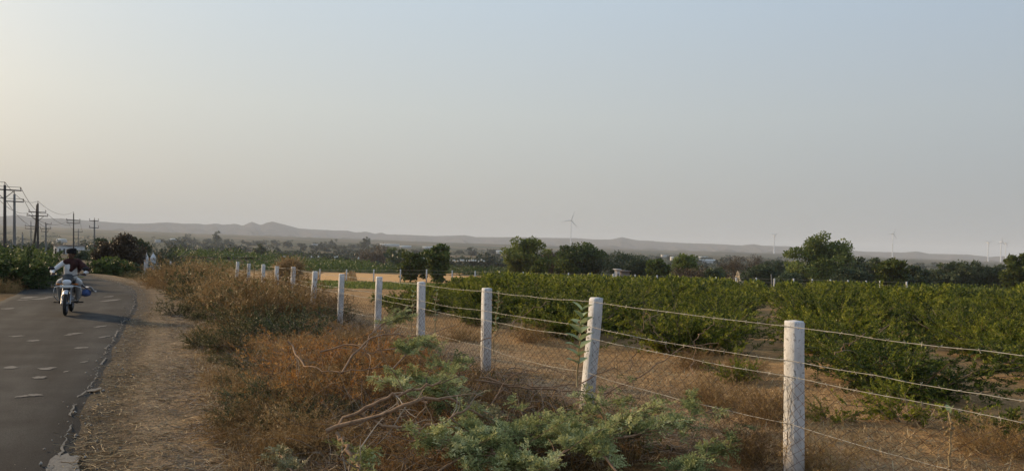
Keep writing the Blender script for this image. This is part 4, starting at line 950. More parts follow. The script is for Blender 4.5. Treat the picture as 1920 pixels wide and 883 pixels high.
# ------------------------------------------------------------------ the barbed wire and chain link fence
def build_fence():
    rng = np.random.default_rng(3)
    root = empty('wire_fence', (2.05, 5.6, 0)); tag(root, 'whitewashed concrete post and barbed wire fence with rusty chain link beside the road', 'fence')
    off = np.array([2.05, 5.6, 0])
    fa = math.atan2(FD[1], FD[0])
    posts = []
    p1 = at(1489, 601, 5.6); prev = p1-np.array([-1.19, 2.15, -0.02]); 
    specs = [(prev[0], prev[1], prev[2], 0.0, 0.0)]
    leanx = [0.0, 0.108, 0.015, 0.01, 0.03, 0.04, 0.06, 0.02, 0.01, 0.02, 0.05, 0.06]
    for k, (px, pt, Y) in enumerate(zip(FENCE_PX, FENCE_TOP, FENCE_Y)):
        q = at(px, pt, Y); specs.append((q[0], q[1], q[2], leanx[k]-0.027, 0.0))
    for (px, pt, Y) in [(320, 490, 58), (304, 491, 66), (295, 492, 71), (283, 491, 80)]:
        q = at(px, pt, Y); specs.append((q[0], q[1], q[2], 0.0, 0.0))
    tops = []
    w = 0.108
    for k, (x, y, zt, lx, ly) in enumerate(specs):
        zb = tz(x, y)-0.25; h = zt-zb
        g = G(); nz = 14; ring = np.array([(1, -.86), (1, .86), (.86, 1), (-.86, 1), (-1, .86), (-1, -.86), (-.86, -1), (.86, -1)])*w/2
        V = []
        for j in range(nz+1):
            f = j/nz; r_ = ring*(1+0.05*rng.normal(size=(8, 1))*0.35)*(1.03-0.05*f)
            if j == nz: r_ = ring*0.90
            zz = f*h if j < nz else h-0.004
            if j == nz-1: zz = h-0.018
            tilt = np.array([lx, ly])*(f*h-(h))   # top stays where it was measured
            V.append(np.c_[r_+tilt, np.full(8, zz)+(rng.normal(size=8)*0.004 if j >= nz-1 else 0)])
        V = np.concatenate(V); Q = []
        for j in range(nz):
            for i in range(8): Q.append((j*8+i, j*8+(i+1) % 8, (j+1)*8+(i+1) % 8, (j+1)*8+i))
        T = [(nz*8, nz*8+i, nz*8+i+1) for i in range(1, 7)]
        g.add(V, Q, T); o = g.build('post', M['whitewash'], root)
        o.location = (x-off[0], y-off[1], zb); o.rotation_euler = (0, 0, fa+rng.normal()*0.04)
        # post square to the fence; keep the tilt in world axes
        o.rotation_euler = (0, 0, fa-math.pi/2+rng.normal()*0.05 if k not in (0,) else fa)
        tops.append(np.array([x, y, zt])); posts.append(o)
    tops = np.array(tops)
    lean = np.array([[s[3], 0, 0] for s in specs])
    face = -FN*(w/2+0.006)      # wires run along the road side of the posts
    # strands
    def strand(dz, sag, name, barbs, i0, i1, r=0.0022, wob=0.012):
        P = []; B = []
        for k in range(i0, i1):
            a = tops[k]-[0, 0, dz]; b = tops[k+1]-[0, 0, dz]
            a = a+np.array([*face, 0])-lean[k]*dz; b = b+np.array([*face, 0])-lean[k+1]*dz
            n = 26; t = np.linspace(0, 1, n)[:-1] if k < i1-1 else np.linspace(0, 1, n)
            q = a+(b-a)*t[:, None]; sg = sag*(0.5+rng.random()); q[:, 2] -= sg*4*t*(1-t)
            q[:, 2] += wob*fbm(t*7, t*0+k*3.1, 3, int(dz*100))*np.sin(np.pi*t)**0.5
            P.append(q)
            L = np.linalg.norm(b-a); 
            if a[1] < 22:
                for s in np.arange(0.06, L, 0.115):
                    f = s/L; z = a+(b-a)*f; z = z.copy(); z[2] -= sg*4*f*(1-f); B.append(z)
        P = np.concatenate(P)-off; g = G(); tubes(g, P[None], np.full((1, len(P)), r), 4)
        # second twisted wire
        s = np.cumsum(np.r_[0, np.linalg.norm(np.diff(P, axis=0), axis=1)])
        if barbs:
            B = np.array(B)-off; n = len(B); D = nrm(rng.normal(size=(n, 2, 3)))
            for j in range(2):
                S = np.stack([B-D[:, j]*0.016, B, B+D[:, j]*0.016], 1); tubes(g, S, np.full((n, 3), 0.0017), 3)
            g.build(name, M['wire'], root)
        else: g.build(name, M['wire'], root)
    last = 13
    strand(0.04, 0.012, 'barbed_wire', True, 0, last-1)
    strand(0.285, 0.02, 'barbed_wire', True, 0, last-1)
    strand(0.40, 0.015, 'barbed_wire', True, 0, last-1)
    strand(0.74, 0.03, 'tension_wire', False, 0, 8, r=0.0022)
    # chain link, one panel per bay
    face2 = -FN*(w/2+0.012)
    for k in range(0, 11):
        a = tops[k]+np.array([*face2, 0]); b = tops[k+1]+np.array([*face2, 0]); L = np.linalg.norm((b-a)[:2])
        za, zb_ = tz(a[0], a[1])+0.02, tz(b[0], b[1])+0.02
        hA = a[2]-0.40-za; pitch = 0.105; ncol = int(L/pitch)
        nz = 9
        lines = []
        for c in range(-nz, ncol+1):
            for sgn in (1, -1):
                j = np.arange(nz+1); u = (c+j if sgn > 0 else c+nz-j)*pitch/L; v = j/nz
                ok = (u >= 0) & (u <= 1)
                if ok.sum() < 2: continue
                u = np.clip(u, 0, 1)
                lines.append((u, v))
        U = np.array([l[0] for l in lines]); Vv = np.array([l[1] for l in lines])
        bul = 0.05*fbm(U*5+k*7, Vv*2.5, 3, 61); du = 0.02*fbm(U*6+k*5, Vv*4, 2, 63)
        slump = 0.05*np.abs(fbm(U*3+k*2, Vv*0, 2, 66))
        base = a[None, None, :2]+(b-a)[None, None, :2]*(np.clip(U+du, 0, 1))[..., None]-FN*bul[..., None]
        z0 = za+(zb_-za)*U; z1 = (a[2]+(b[2]-a[2])*U)-0.41-slump
        Z = z0+(z1-z0)*Vv+0.02*fbm(U*9, Vv*6+k, 2, 68)
        P = np.concatenate([base, Z[..., None]], -1)-off
        g = G(); tubes(g, P, np.full(P.shape[:2], 0.0016), 3)
        o = g.build('chain_link', M['rustwire'], root); o['kind'] = 'stuff'
    return tops, face
FT, FFACE = build_fence()

# far fence on the edge of the orchard
def far_fence():
    root = empty('far_fence', (0, 80, 0)); tag(root, 'row of short pale posts along the far edge of the orchard', 'fence')
    g0 = G(); box(g0, (0, 0, 0.7), (0.13, 0.13, 1.5), bev=0.02); me = g0.mesh('post', M['whitewash'])
    pl = []
    for px, pt in [(600, 504), (650, 505), (701, 505), (751, 505), (800, 505), (848, 507), (891, 508), (936, 508.5), (981, 509.5), (1024, 511), (1066, 511.5), (1107, 512), (1150, 513), (1191, 514.5), (1232, 516), (1272, 517), (1332, 519), (1343, 519), (1380, 520), (1418, 520.5), (1452, 522), (1488, 522), (1523, 523), (1557, 524), (1590, 525), (1624, 526), (1650, 526.5), (1700, 528)]:
        p = at(px, pt, 81.0); o = put('post', me, root); o.location = (p[0], 1.0, p[2]-1.45); pl.append(p)
    for dz in (0.1, 0.45):
        P = np.array(pl)-np.array([0, 80, dz]); g = G(); tubes(g, P[None], np.full((1, len(P)), 0.008), 3); g.build('wire', M['wire'], root)
far_fence()

# ------------------------------------------------------------------ cut thorn branches lying in the foreground
def bipinnate(g, gt, rng, pos, d, L, tint0, up):
    """feathery thorn leaves, vectorised: pos (n,3), d (n,3): two to four pinnae with paired leaflets"""
    n = len(pos); d = nrm(d); S = nrm(np.cross(d, up+rng.normal(size=(n, 3))*0.3)); Nn = np.cross(S, d)
    for j in range(2):
        sgn = (-1, 1)[j]
        pd = nrm(d*0.9+S*0.5*sgn+rng.normal(size=(n, 3))*0.15); ln = L*(0.7+0.5*rng.random(n))
        pN = nrm(Nn-pd*np.sum(Nn*pd, 1, keepdims=True)); pS = np.cross(pd, pN)
        K = 6; t = np.linspace(0.15, 1.0, K)
        base = pos[:, None]+pd[:, None]*(ln[:, None]*t)[..., None]+np.array([0, 0, -0.3])*(t**2)[None, :, None]*ln[:, None, None]*0.5
        tt = np.clip(tint0[:, None]+rng.normal(size=(n, K))*0.12, 0, 1).ravel()
        for sg in (-1, 1):
            D = pd[:, None]*0.6+pS[:, None]*sg+pN[:, None]*0.35*rng.normal(size=(n, K, 1))
            leaves(g, base.reshape(-1, 3), D.reshape(-1, 3), 0.028*(0.6+0.7*rng.random(n*K)), 0.0115, tt, rng, 0.06, up=np.repeat(pN, K, 0))
def spray(px0, py0, Y0, px1, py1, Y1, seed, label, leafmat='thorn_leaf', arc=0.12, nside=12, nleaf=210, r0=0.010, side=0.34, name='leafy_branch', tint=(0.1, 0.9)):
    rng = np.random.default_rng(seed); a = at(px0, py0, Y0); b = at(px1, py1, Y1); L = np.linalg.norm(b-a)
    t = np.linspace(0, 1, 12)[:, None]; ax = a+(b-a)*t; ax[:, 2] += arc*4*(t*(1-t))[:, 0]+0.04*fbm(t[:, 0]*4, t[:, 0]*0, 3, seed); ax[:, 0] += 0.05*fbm(t[:, 0]*4, t[:, 0]*0+9, 3, seed)
    root = empty(name, a); tag(root, label, 'branch', 'cut thorn branches by the fence')
    ax = ax-a; g = G(); tubes(g, ax[None], taper(ax[None], r0, r0*0.35), 6, 0.5)
    pos, tan, i, f = onstems(rng, ax[None], nside, 0.15, 1.0)
    up = np.array([0, 0, 1.0]); S = nrm(np.cross(tan, up)); sg = np.where(rng.random(nside) < 0.5, -1, 1)[:, None]
    d2 = tan*0.75+S*sg*0.75+rng.normal(size=(nside, 3))*0.25+np.array([0, 0, 0.18])
    P2 = stems(rng, pos, d2, side*L*(0.35+0.7*rng.random(nside)), 7, 0.12, -0.03)
    zg = terr(P2[..., 0]+a[0], P2[..., 1]+a[1])-a[2]+0.03; P2[..., 2] = np.maximum(P2[..., 2], zg)
    tubes(g, P2, taper(P2, r0*0.4, r0*0.15), 4, 0.5)
    g.build('branch', M['thorn_bark'], root)
    allP = P2
    n1 = int(nleaf*0.75); pos, tan, i, f = onstems(rng, P2, n1, 0.1, 1.0); pa, ta, _, _ = onstems(rng, ax[None], nleaf-n1, 0.3, 1.0)
    pos = np.r_[pos, pa]; tan = np.r_[tan, ta]; n = len(pos)
    d = tan*0.7+rng.normal(size=(n, 3))*0.55+np.array([0, 0, 0.2]); ti = tint[0]+(tint[1]-tint[0])*np.clip(0.5*rng.random(n)+0.5*(rng.random(len(P2))[np.r_[i, np.zeros(n-n1, int)]]), 0, 1)
    gl = G(); bipinnate(gl, g, rng, pos, d, 0.085, ti, up); gl.build('leaves', M[leafmat], root)
    return root
SP = [ # px0 py0 Y0 px1 py1 Y1 label, material, arc, sides, leaves
 (900, 900, 5.35, 1140, 752, 6.9, 'green cut branch reaching up to the foot of the second fence post', 'thorn_leaf', .10, 15, 280),
 (1010, 895, 5.3, 1190, 775, 6.2, 'green cut branch right of the one reaching the second post', 'thorn_leaf', .10, 14, 260),
 (1120, 830, 5.7, 1342, 772, 6.3, 'green cut branch stretched sideways across the chain link', 'thorn_leaf', .03, 10, 200),
 (820, 890, 5.4, 1000, 800, 6.1, 'green cut branch in the thick of the pile, below the bare red twigs', 'thorn_leaf', .12, 14, 260),
 (770, 830, 5.9, 900, 860, 5.5, 'green cut branch at the left of the thick of the pile', 'thorn_leaf', .14, 14, 240),
 (780, 760, 6.9, 850, 690, 7.9, 'green cut branch leaning up behind the pile, left of the third post', 'thorn_leaf', .04, 12, 200),
 (880, 770, 6.6, 775, 715, 7.2, 'green cut branch over the thick brown boughs', 'thorn_leaf', .10, 12, 220),
 (960, 885, 5.4, 860, 790, 6.2, 'green cut branch curling to the left in the middle of the pile', 'thorn_leaf', .14, 13, 240),
 (1180, 905, 5.2, 1060, 815, 5.9, 'green cut branch lying across the bottom centre of the picture', 'thorn_leaf', .12, 14, 260),
 (1240, 905, 5.2, 1350, 850, 5.6, 'short green cut branch at the bottom, left of the nearest post', 'thorn_leaf', .05, 9, 150),
 (1060, 900, 5.25, 940, 862, 5.5, 'green cut branch hanging over the bottom edge of the picture', 'thorn_leaf', .12, 14, 260),
 (640, 830, 5.9, 705, 890, 5.3, 'thin pale leaved branch drooping at the lower left of the pile', 'thorn_leaf', .05, 6, 60),
 (800, 760, 6.6, 705, 705, 7.0, 'pale leaved sprig sticking out left over the brown boughs', 'thorn_leaf', .04, 6, 70),
 (560, 905, 5.3, 520, 845, 5.7, 'yellowish leaved sprig at the bottom left of the pile', 'thorn_dry', .04, 5, 50),
 (980, 850, 5.8, 860, 740, 7.1, 'wilted yellowish branch between the green ones', 'thorn_dry', .10, 11, 150),
 (1090, 820, 6.1, 1220, 800, 6.1, 'wilted yellowish branch near the foot of the second post', 'thorn_dry', .05, 9, 110),
 (700, 620, 9.6, 760, 600, 10.2, 'green leafy branch at the foot of the fourth and fifth posts', 'thorn_leaf', .12, 10, 160),
 (740, 690, 7.9, 800, 640, 8.8, 'green leafy branch in front of the fourth post', 'thorn_leaf', .14, 12, 200),
]
for k, s in enumerate(SP):
    spray(*s[:6], 900+k, s[6], s[7], s[8]*0.45, s[9]+6, int(s[10]*0.75), tint=(0.0, 1.0))
def bough(pts, r0, r1, seed, label, ntw=10, name='bare_branch', mat='thorn_bark', twl=0.35, zlift=0.0):
    """a bare cut bough through picture points (px, py, depth)"""
    rng = np.random.default_rng(seed); C = np.array([at(*p) for p in pts]); a = C[0].copy()
    S = spline(C[:, :2], 16); z = np.interp(np.linspace(0, 1, 16), np.linspace(0, 1, len(C)), C[:, 2])
    P = np.c_[S, z]+0.012*rng.normal(size=(16, 3)); P[0] = C[0]; P = P-a
    root = empty(name, a); tag(root, label, 'branch', 'bare branches in the cut pile')
    g = G(); tubes(g, P[None], taper(P[None], r0, r1)*(1+0.30*(rng.random((1, 16))-0.5)), 7, 0.5); g.build('bough', M[mat], root, True)
    if ntw:
        pos, tan, i, f = onstems(rng, P[None], ntw, 0.15, 1.0)
        S2 = stems(rng, pos, tan*0.8+rng.normal(size=(ntw, 3))*0.6, twl*(0.4+rng.random(ntw)), 6, 0.18, -0.02)
        zg = terr(S2[..., 0]+a[0], S2[..., 1]+a[1])-a[2]+0.01; S2[..., 2] = np.maximum(S2[..., 2], zg)
        for j in range(ntw):
            g = G(); tubes(g, S2[j:j+1], taper(S2[j:j+1], r1*0.6, r1*0.25), 3, rng.random(1)); g.build('twig', M['twig'], root)
    return root
bough([(612, 808, 5.9), (690, 790, 5.9), (765, 770, 5.9), (815, 745, 6.0), (850, 748, 6.1), (905, 780, 6.2)], 0.018, 0.010, 1, 'thick brown bough arching across the left of the pile')
bough([(636, 795, 6.1), (690, 757, 6.15), (740, 735, 6.2), (825, 718, 6.3)], 0.016, 0.009, 2, 'straight brown bough above the arching one')
bough([(700, 788, 5.9), (760, 806, 5.8), (820, 797, 5.8), (880, 765, 6.0)], 0.013, 0.008, 3, 'thin brown bough below the arching one')
bough([(632, 812, 5.8), (650, 845, 5.6), (680, 890, 5.3)], 0.016, 0.011, 4, 'pale brown bough pointing to the bottom edge')
bough([(890, 712, 7.6), (960, 725, 7.6), (1030, 728, 7.6), (1110, 735, 7.5), (1200, 742, 7.3)], 0.010, 0.005, 5, 'reddish bare bough lying level left of the second post', 18)
bough([(900, 708, 7.7), (930, 718, 7.6), (1000, 726, 7.55), (1080, 720, 7.6), (1150, 690, 7.7)], 0.009, 0.004, 6, 'reddish bare bough crossing behind the level one', 16)
bough([(920, 760, 7.1), (960, 700, 7.4), (1030, 686, 7.5), (1100, 722, 7.4)], 0.006, 0.003, 7, 'thin pale twig arching in front of the second post', 6)
bough([(640, 700, 8.0), (690, 640, 8.6), (730, 625, 9.0), (790, 632, 9.4), (850, 612, 9.6)], 0.012, 0.004, 8, 'dark curved bough in front of the fourth post', 10)
bough([(680, 655, 8.6), (710, 605, 9.4), (760, 580, 10.4)], 0.008, 0.003, 9, 'dark thin branch slanting up past the fifth post', 8)
bough([(1130, 740, 7.2), (1230, 700, 7.4), (1300, 655, 7.6), (1345, 640, 7.6)], 0.007, 0.003, 10, 'long pale stem curving up from the second post to the wires', 5)
bough([(1180, 700, 7.4), (1205, 630, 7.6), (1208, 582, 7.7)], 0.005, 0.003, 11, 'dry vine stem hanging from the top wire right of the second post', 7)
bough([(1255, 660, 7.3), (1225, 625, 7.5), (1209, 583, 7.6)], 0.005, 0.003, 12, 'forked dry vine hanging beside the other on the top wire', 6)
bough([(900, 640, 9.2), (960, 620, 9.2), (1015, 580, 9.3), (1030, 563, 9.4)], 0.006, 0.003, 13, 'pale stem rising between the second and third post', 4)
bough([(1300, 700, 6.6), (1310, 630, 6.8), (1340, 606, 6.9)], 0.005, 0.002, 14, 'thin grey stem curving up left of the nearest post', 4)
bough([(1565, 665, 6.0), (1590, 645, 6.1), (1618, 627, 6.15)], 0.004, 0.003, 15, 'grey dead twig caught on the top wire right of the nearest post', 1)
bough([(540, 640, 8.8), (600, 690, 8.0), (660, 700, 7.8), (720, 690, 7.9)], 0.011, 0.005, 16, 'brown bough lying in the orange dead brush', 16)
bough([(600, 660, 8.6), (640, 645, 8.7), (700, 660, 8.5), (760, 640, 8.8)], 0.010, 0.005, 17, 'brown crooked bough on top of the orange dead brush', 16)
# orange dead brush heaped behind the pile, and dark green shrubs round it
OR = [(590, 700, 0.81, 'orange dead brush at the left of the heap'), (660, 705, 0.94, 'orange dead brush in the middle of the heap'), (720, 690, 0.84, 'orange dead brush at the right of the heap, left of the fourth post'), (620, 745, 0.84, 'orange dead brush at the front of the heap'), (690, 752, 0.78, 'orange dead brush just above the thick boughs'), (560, 665, 0.74, 'orange dead brush at the back left of the heap'), (755, 742, 0.57, 'small orange dead brush behind the pale sprig')]
deadk = [bush_kit('dead_brush', 470+k, 46, 0.45, 0.8, 460, 8500, 0.05, 0.008, M['dead_orange'], M['twig'], base=0.45, twl=0.32, wander=0.30, grav=-0.02, r0=0.007, stembase=0.05, tint=(0.1, 1.0)) for k in range(3)]
for k, (px, py, s, lab) in enumerate(OR): vplace(deadk[k % 3], px, py, s, lab, 'brush', 'orange dead brush in the heap')
vplace(dark[0], 545, 640, 0.95, 'dark green bush in the shadowed hollow left of the sixth post', 'shrub')
vplace(dark[1], 600, 615, 0.80, 'dark green bush just in front of the sixth post', 'shrub')
vplace(dark[1], 500, 760, 0.48, 'low dark green shrub with grey twigs on the near verge', 'shrub')
vplace(dark[0], 570, 790, 0.42, 'low dark green shrub left of the pale bough', 'shrub')
vplace(dark[0], 445, 728, 0.36, 'small dark green shrub nearest the bare verge', 'shrub')
for k, (px, py, s, lab) in enumerate([(480, 640, .75, 'olive shrub with pale leaves in front of the dark hollow'), (430, 660, .6, 'olive shrub left of the pale leaved one'), (560, 590, .9, 'tall olive shrub growing up to the seventh and eighth posts'), (500, 585, .95, 'tall olive shrub below the tenth post'), (640, 610, .5, 'olive shrub at the foot of the sixth post'), (380, 650, .5, 'sparse olive weed beside the bare verge'), (380, 600, .55, 'olive shrub beside the dark fallen scrap on the verge'), (330, 590, .6, 'olive shrub where the asphalt starts to bend')]):
    vplace(olive[k % 4], px, py, s, lab, 'shrub')
# dry weeds inside the fence
for k, (px, py, s, lab) in enumerate([(1340, 760, .5, 'orange dry weed hanging in the mesh left of the nearest post'), (1440, 790, .55, 'orange dry weed at the left side of the nearest post'), (1300, 690, .45, 'dry weed under the front orchard bushes left of the alley'), (1390, 700, .4, 'dry weed at the mouth of the alley'), (1530, 880, .5, 'orange dry weed at the right foot of the nearest post'), (1410, 870, .5, 'dry weed in the mesh at the bottom edge'), (1870, 850, .45, 'orange dry weed near the lower right corner'), (1000, 640, .5, 'dry weed behind the mesh between second and third posts'), (870, 640, .45, 'dry weed behind the mesh left of the third post')]):
    vplace(rust[k % 4], px, py, s, lab, 'weed')
# young orchard plants on the bare strip
for k, (px, py, s) in enumerate([(1560, 790, .32), (1700, 790, .55), (1380, 720, .5), (1905, 830, .6)]):
    p = onground(px, py); KB = bush_kit('young_bush', 480+k, 14, 0.66, 0.8, 120, 3000, 0.06, 0.024, M['orchard'], twl=0.3, grav=0.07)
    KB.place((p[0], p[1], p[2]-0.02), k, s, ['small young bush right of the nearest post', 'young bush under the front orchard row on the right', 'young bush left of the nearest post at the alley', 'young bright bush at the right edge of the picture'][k], 'bush')

# ------------------------------------------------------------------ milkweed plants at the fence
def broad_leaf(L, Wd):
    g = G(); n = 7; t = np.linspace(0, 1, n); wv = Wd*np.sin(np.pi*np.clip(t*0.96+0.04, 0, 1))**0.7*(1-0.25*t)
    V = []
    for k in range(n): V += [(t[k]*L, -wv[k]/2, 0.12*L*t[k]-0.20*L*t[k]**2+wv[k]*0.18), (t[k]*L, 0, 0.12*L*t[k]-0.20*L*t[k]**2), (t[k]*L, wv[k]/2, 0.12*L*t[k]-0.20*L*t[k]**2+wv[k]*0.18)]
    Q = [];
    for k in range(n-1): Q += [(k*3, k*3+1, k*3+4, k*3+3), (k*3+1, k*3+2, k*3+5, k*3+4)]
    g.add(V, Q); return g
def milkweed(px, py_b, py_t, Y, npair, L, seed, label, dry=0, top_only=False, leanpx=0):
    rng = np.random.default_rng(seed); b = at(px, py_b, Y); b[2] = max(b[2], tz(b[0], b[1])-0.03) if not top_only else b[2]; t_ = at(px+leanpx, py_t, Y); H = t_-b
    r = empty('milkweed', b); tag(r, label, 'plant', 'milkweed plants at the fence')
    f = np.linspace(0, 1, 9)[:, None]; S = H*f+0.012*rng.normal(size=(9, 3))*np.minimum(f*3, 1); g = G(); tubes(g, S[None], taper(S[None], 0.011, 0.005), 6, 0.7); g.build('stem', M['milkweed'] if not dry else M['straw'], r)
    g0 = broad_leaf(L, L*0.58); me = g0.mesh('leaf', M['milkweed']); dm = broad_leaf(L*0.7, L*0.25).mesh('dry_leaf', M['straw'])
    a0 = rng.random()*3
    for k in range(npair):
        f_ = 0.30+0.70*k/(max(npair-1, 1)) if not top_only else 1.0
        p = H*f_; s = (0.6+0.5*math.sin(math.pi*min(1, f_*0.85)))
        for j in range(2):
            o = put('leaf', me, r); o.location = p; a = a0+k*1.57+j*math.pi+rng.normal()*0.2; o.rotation_euler = (rng.normal()*0.2, -0.35-0.5*f_*rng.random()-(0.5 if top_only else 0), a); o.scale = (s,)*3
    for k in range(dry):
        o = put('dry_leaf', dm, r); o.location = H*(0.2+0.7*(k+rng.random())/dry); o.rotation_euler = (rng.normal()*0.4, rng.normal()*0.7+0.2, rng.random()*6.28); o.scale = (0.6+0.6*rng.random(),)*3
    if not top_only or True:
        g = G()
        for k in range(9):
            q = H*(0.72+0.2*rng.random())+rng.normal(size=3)*0.03; ellipsoid(g, q, (0.012, 0.012, 0.012), 7, 5)
        g.build('flower_cluster', M['straw'], r)
milkweed(1082, 725, 582, 7.35, 8, 0.17, 1, 'broad leaved milkweed plant growing at the left side of the second post', 3, leanpx=9)
milkweed(1783, 905, 775, 5.75, 1, 0.095, 2, 'bare milkweed stalk with two leaves on top near the right edge', 9, True, -1)
milkweed(925, 665, 548, 9.7, 9, 0.055, 3, 'slender upright weed at the right side of the third post', 4, leanpx=9)
milkweed(770, 625, 548, 11.5, 7, 0.07, 4, 'leafy weed climbing the wires left of the fourth post', 2, leanpx=5)
milkweed(815, 625, 545, 11.3, 7, 0.06, 5, 'leafy weed climbing the wires right of the fourth post', 4, leanpx=4)

# ------------------------------------------------------------------ power poles and lines along the road
ARM = nrm(np.array([0.80, 0.60]))
def utility_pole(px, ptop, Y, arms, label, mat='pole', r=0.11, lean=0.0, twin=False, ztop_only=None):
    p = gat(px, Y); t = at(px, ptop, Y); h = t[2]-p[2]; root = empty('utility_pole', p); tag(root, label, 'utility pole', 'power poles along the road')
    tx = t[0]-p[0]
    g = G(); K = np.array([(0, 0, -0.4), (tx*.5, 0, h*.5), (tx, 0, h)]); tubes(g, K[None], np.array([[r*1.25, r, r*0.8]]), 8); g.build('pole', M[mat], root, True)
    if twin:
        g = G(); K2 = np.array([(-0.9, 0.3, -0.4), (-0.45, .1, h*.5), (tx-0.1, 0, h*0.97)]); tubes(g, K2[None], np.array([[r*1.2, r, r*0.8]]), 8); g.build('stay_pole', M[mat], root, True)
    att = []
    a3 = np.array([ARM[0], ARM[1], 0])
    for (py, hw, brace, sh) in arms:
        z = at(px, py, Y)[2]-p[2]; c = np.array([tx*z/h, -0.10, z])+a3*sh
        g = G(); tubes(g, np.array([c-a3*hw, c+a3*hw])[None], np.full((1, 2), 0.055), 4); g.build('crossarm', M[mat], root)
        if brace:
            for s in (-1, 1):
                g = G(); tubes(g, np.array([c+a3*hw*0.62*s, np.array([tx*z/h, -.08, z-hw*0.62])])[None], np.full((1, 2), 0.03), 4); g.build('brace', M[mat], root)
        for s in (-0.94, 0.94):
            q = c+a3*hw*s; g = G(); lathe(g, [(0.02, 0), (0.02, .10), (.06, .12), (.03, .17), (.06, .19), (.03, .24), (.045, .26), (0.001, .29)], 8, mat4(q+[0, 0, .04])); g.build('insulator', M['porcelain'], root)
            att.append(p+q+[0, 0, 0.30])
    q = np.array([tx, 0, h]); g = G(); lathe(g, [(0.02, -.05), (0.02, .12), (.06, .14), (.03, .2), (.05, .22), (0.001, .28)], 8, mat4(q)); g.build('insulator', M['porcelain'], root)
    att.append(p+q+[0, 0, .26])
    return np.array(att)
A1 = utility_pole(9, 347, 70, [(356, 1.35, True, 0)], 'tall dark power pole with a braced crossarm at the left edge', r=0.13)
A2 = utility_pole(27, 364, 76, [(378, 0.85, False, 0)], 'grey concrete power pole with a transformer clamp, second from the left', 'cpole', 0.13)
A3 = utility_pole(71, 381, 96, [(398, 0.95, False, 0), (405, 1.15, True, 0)], 'twin dark power pole with two crossarms left of the road bend', r=0.12, twin=True)
A4 = utility_pole(58, 416, 150, [(424, 0.95, False, 0), (429, 0.9, False, 0)], 'distant grey pole with two crossarms behind the twin pole', 'cpole', 0.10)
A5 = utility_pole(86, 420, 128, [(420.5, 0.45, False, .4), (429, 0.8, False, 0), (434.5, 0.5, False, -.1)], 'pale concrete pole right of the twin pole', 'cpole', 0.13)
A6 = utility_pole(138, 400, 140, [(413, 1.12, False, 0), (418.5, 1.05, False, 0)], 'thin dark pole rising above the road end', 'pole', 0.11)
A7 = utility_pole(147, 431, 172, [(435, 0.9, False, 0)], 'small distant pole beside the thin dark one', 'cpole', 0.11)
A8 = utility_pole(177, 412, 112, [(414, 0.62, False, 0), (427, 0.62, False, 0)], 'leaning grey pole right of the road with two crossarms', 'cpole', 0.11)
utility_pole(42, 440, 84, [], 'short bare post standing among the left bushes', 'cpole', 0.10)
def power_line(a, b, sag, label, r=0.022):
    t = np.linspace(0, 1, 20)[:, None]; P = a+(b-a)*t; P[:, 2] -= sag*4*(t*(1-t))[:, 0]
    g = G(); tubes(g, (P-a)[None], np.full((1, 20), r), 3); o = g.build('power_line', M['pole']); o.location = a; tag(o, label, 'cable', 'power lines along the road')
P0 = A1+np.array([-14, -34, 1.6])
for k, nm in enumerate(['left', 'right', 'top']):
    power_line(P0[k], A1[k], 0.7, 'sagging cable running out of the left edge from the %s insulator of the braced pole' % nm)
sel = {0: 0, 1: 1, 2: 4}
for k, nm in enumerate(['left', 'right', 'top']):
    power_line(A1[k], A3[[2, 3, 4][k]], 0.8, 'sagging cable from the %s insulator of the braced pole to the twin pole' % nm)
    power_line(A3[[2, 3, 4][k]], A6[[2, 3, 4][k]], 1.0, 'sagging cable from the %s of the twin pole to the thin dark pole' % nm)
for k, nm in enumerate(['left', 'right']):
    power_line(A2[k]+np.array([-18, -34, 1.0]), A2[k], 0.7, 'lower cable from the left edge to the %s side of the grey concrete pole' % nm)
    power_line(A2[k], A5[[2, 3][k]], 1.0, 'lower cable from the %s of the grey concrete pole to the pale concrete pole' % nm)
    power_line(A4[k], A5[[2, 3][k]]+np.array([0, 0, 0.1]), 0.4, 'short cable from the %s of the distant grey pole to the pale concrete pole' % nm, 0.018)
    power_line(A6[k], A7[k], 0.4, 'short cable from the %s of the thin dark pole to the small distant pole' % nm, 0.018)

# ------------------------------------------------------------------ wind turbines
def turbine(px, phub, D, blade_px, rot, label):
    hub = at(px, phub, D); p = np.array([hub[0], hub[1], tz(hub[0], hub[1])-2]); h = hub[2]-p[2]; root = empty('wind_turbine', p); tag(root, label, 'wind turbine', 'white wind turbines on the plain')
    g = G(); tubes(g, np.array([(0, 0, 0), (0, 0, h/2), (0, 0, h-1)])[None], np.array([[1.4, 1.15, 0.8]])*D/2000, 12); g.build('tower', M['turbine'], root, True)
    k = D/2000; g = G(); box(g, (0.0, 1.0*k, h), (3.0*k, 7*k, 3.0*k), bev=0.5*k); g.build('nacelle', M['turbine'], root)
    g = G(); ellipsoid(g, (0, -3.4*k, h), (1.6*k, 2.2*k, 1.6*k)); hubo = g.build('hub', M['turbine'], root, True)
    L = blade_px/F*D
    for j in range(3):
        a = rot+j*2*math.pi/3; g = G(); t = np.linspace(0, 1, 9); ch = np.interp(t, [0, .08, .22, 1], [1.0, 1.1, 2.0, .35])*1.05*k; th = np.interp(t, [0, .1, 1], [.9, .7, .12])*k
        V = []
        for i in range(9): V += [(-ch[i]*.35, -th[i]*.5, t[i]*L), (ch[i]*.2, -th[i]*.6, t[i]*L), (ch[i]*.75, 0, t[i]*L), (ch[i]*.2, th[i]*.5, t[i]*L)]
        Q = [(i*4+c, i*4+(c+1) % 4, i*4+4+(c+1) % 4, i*4+4+c) for i in range(8) for c in range(4)]+[(32, 33, 34, 35)]
        g.add(np.array(V)@np.array(Matrix.Rotation(a, 3, 'Y')).T+np.array([0, -3.4*k, h]), Q); g.build('blade', M['turbine'], root)
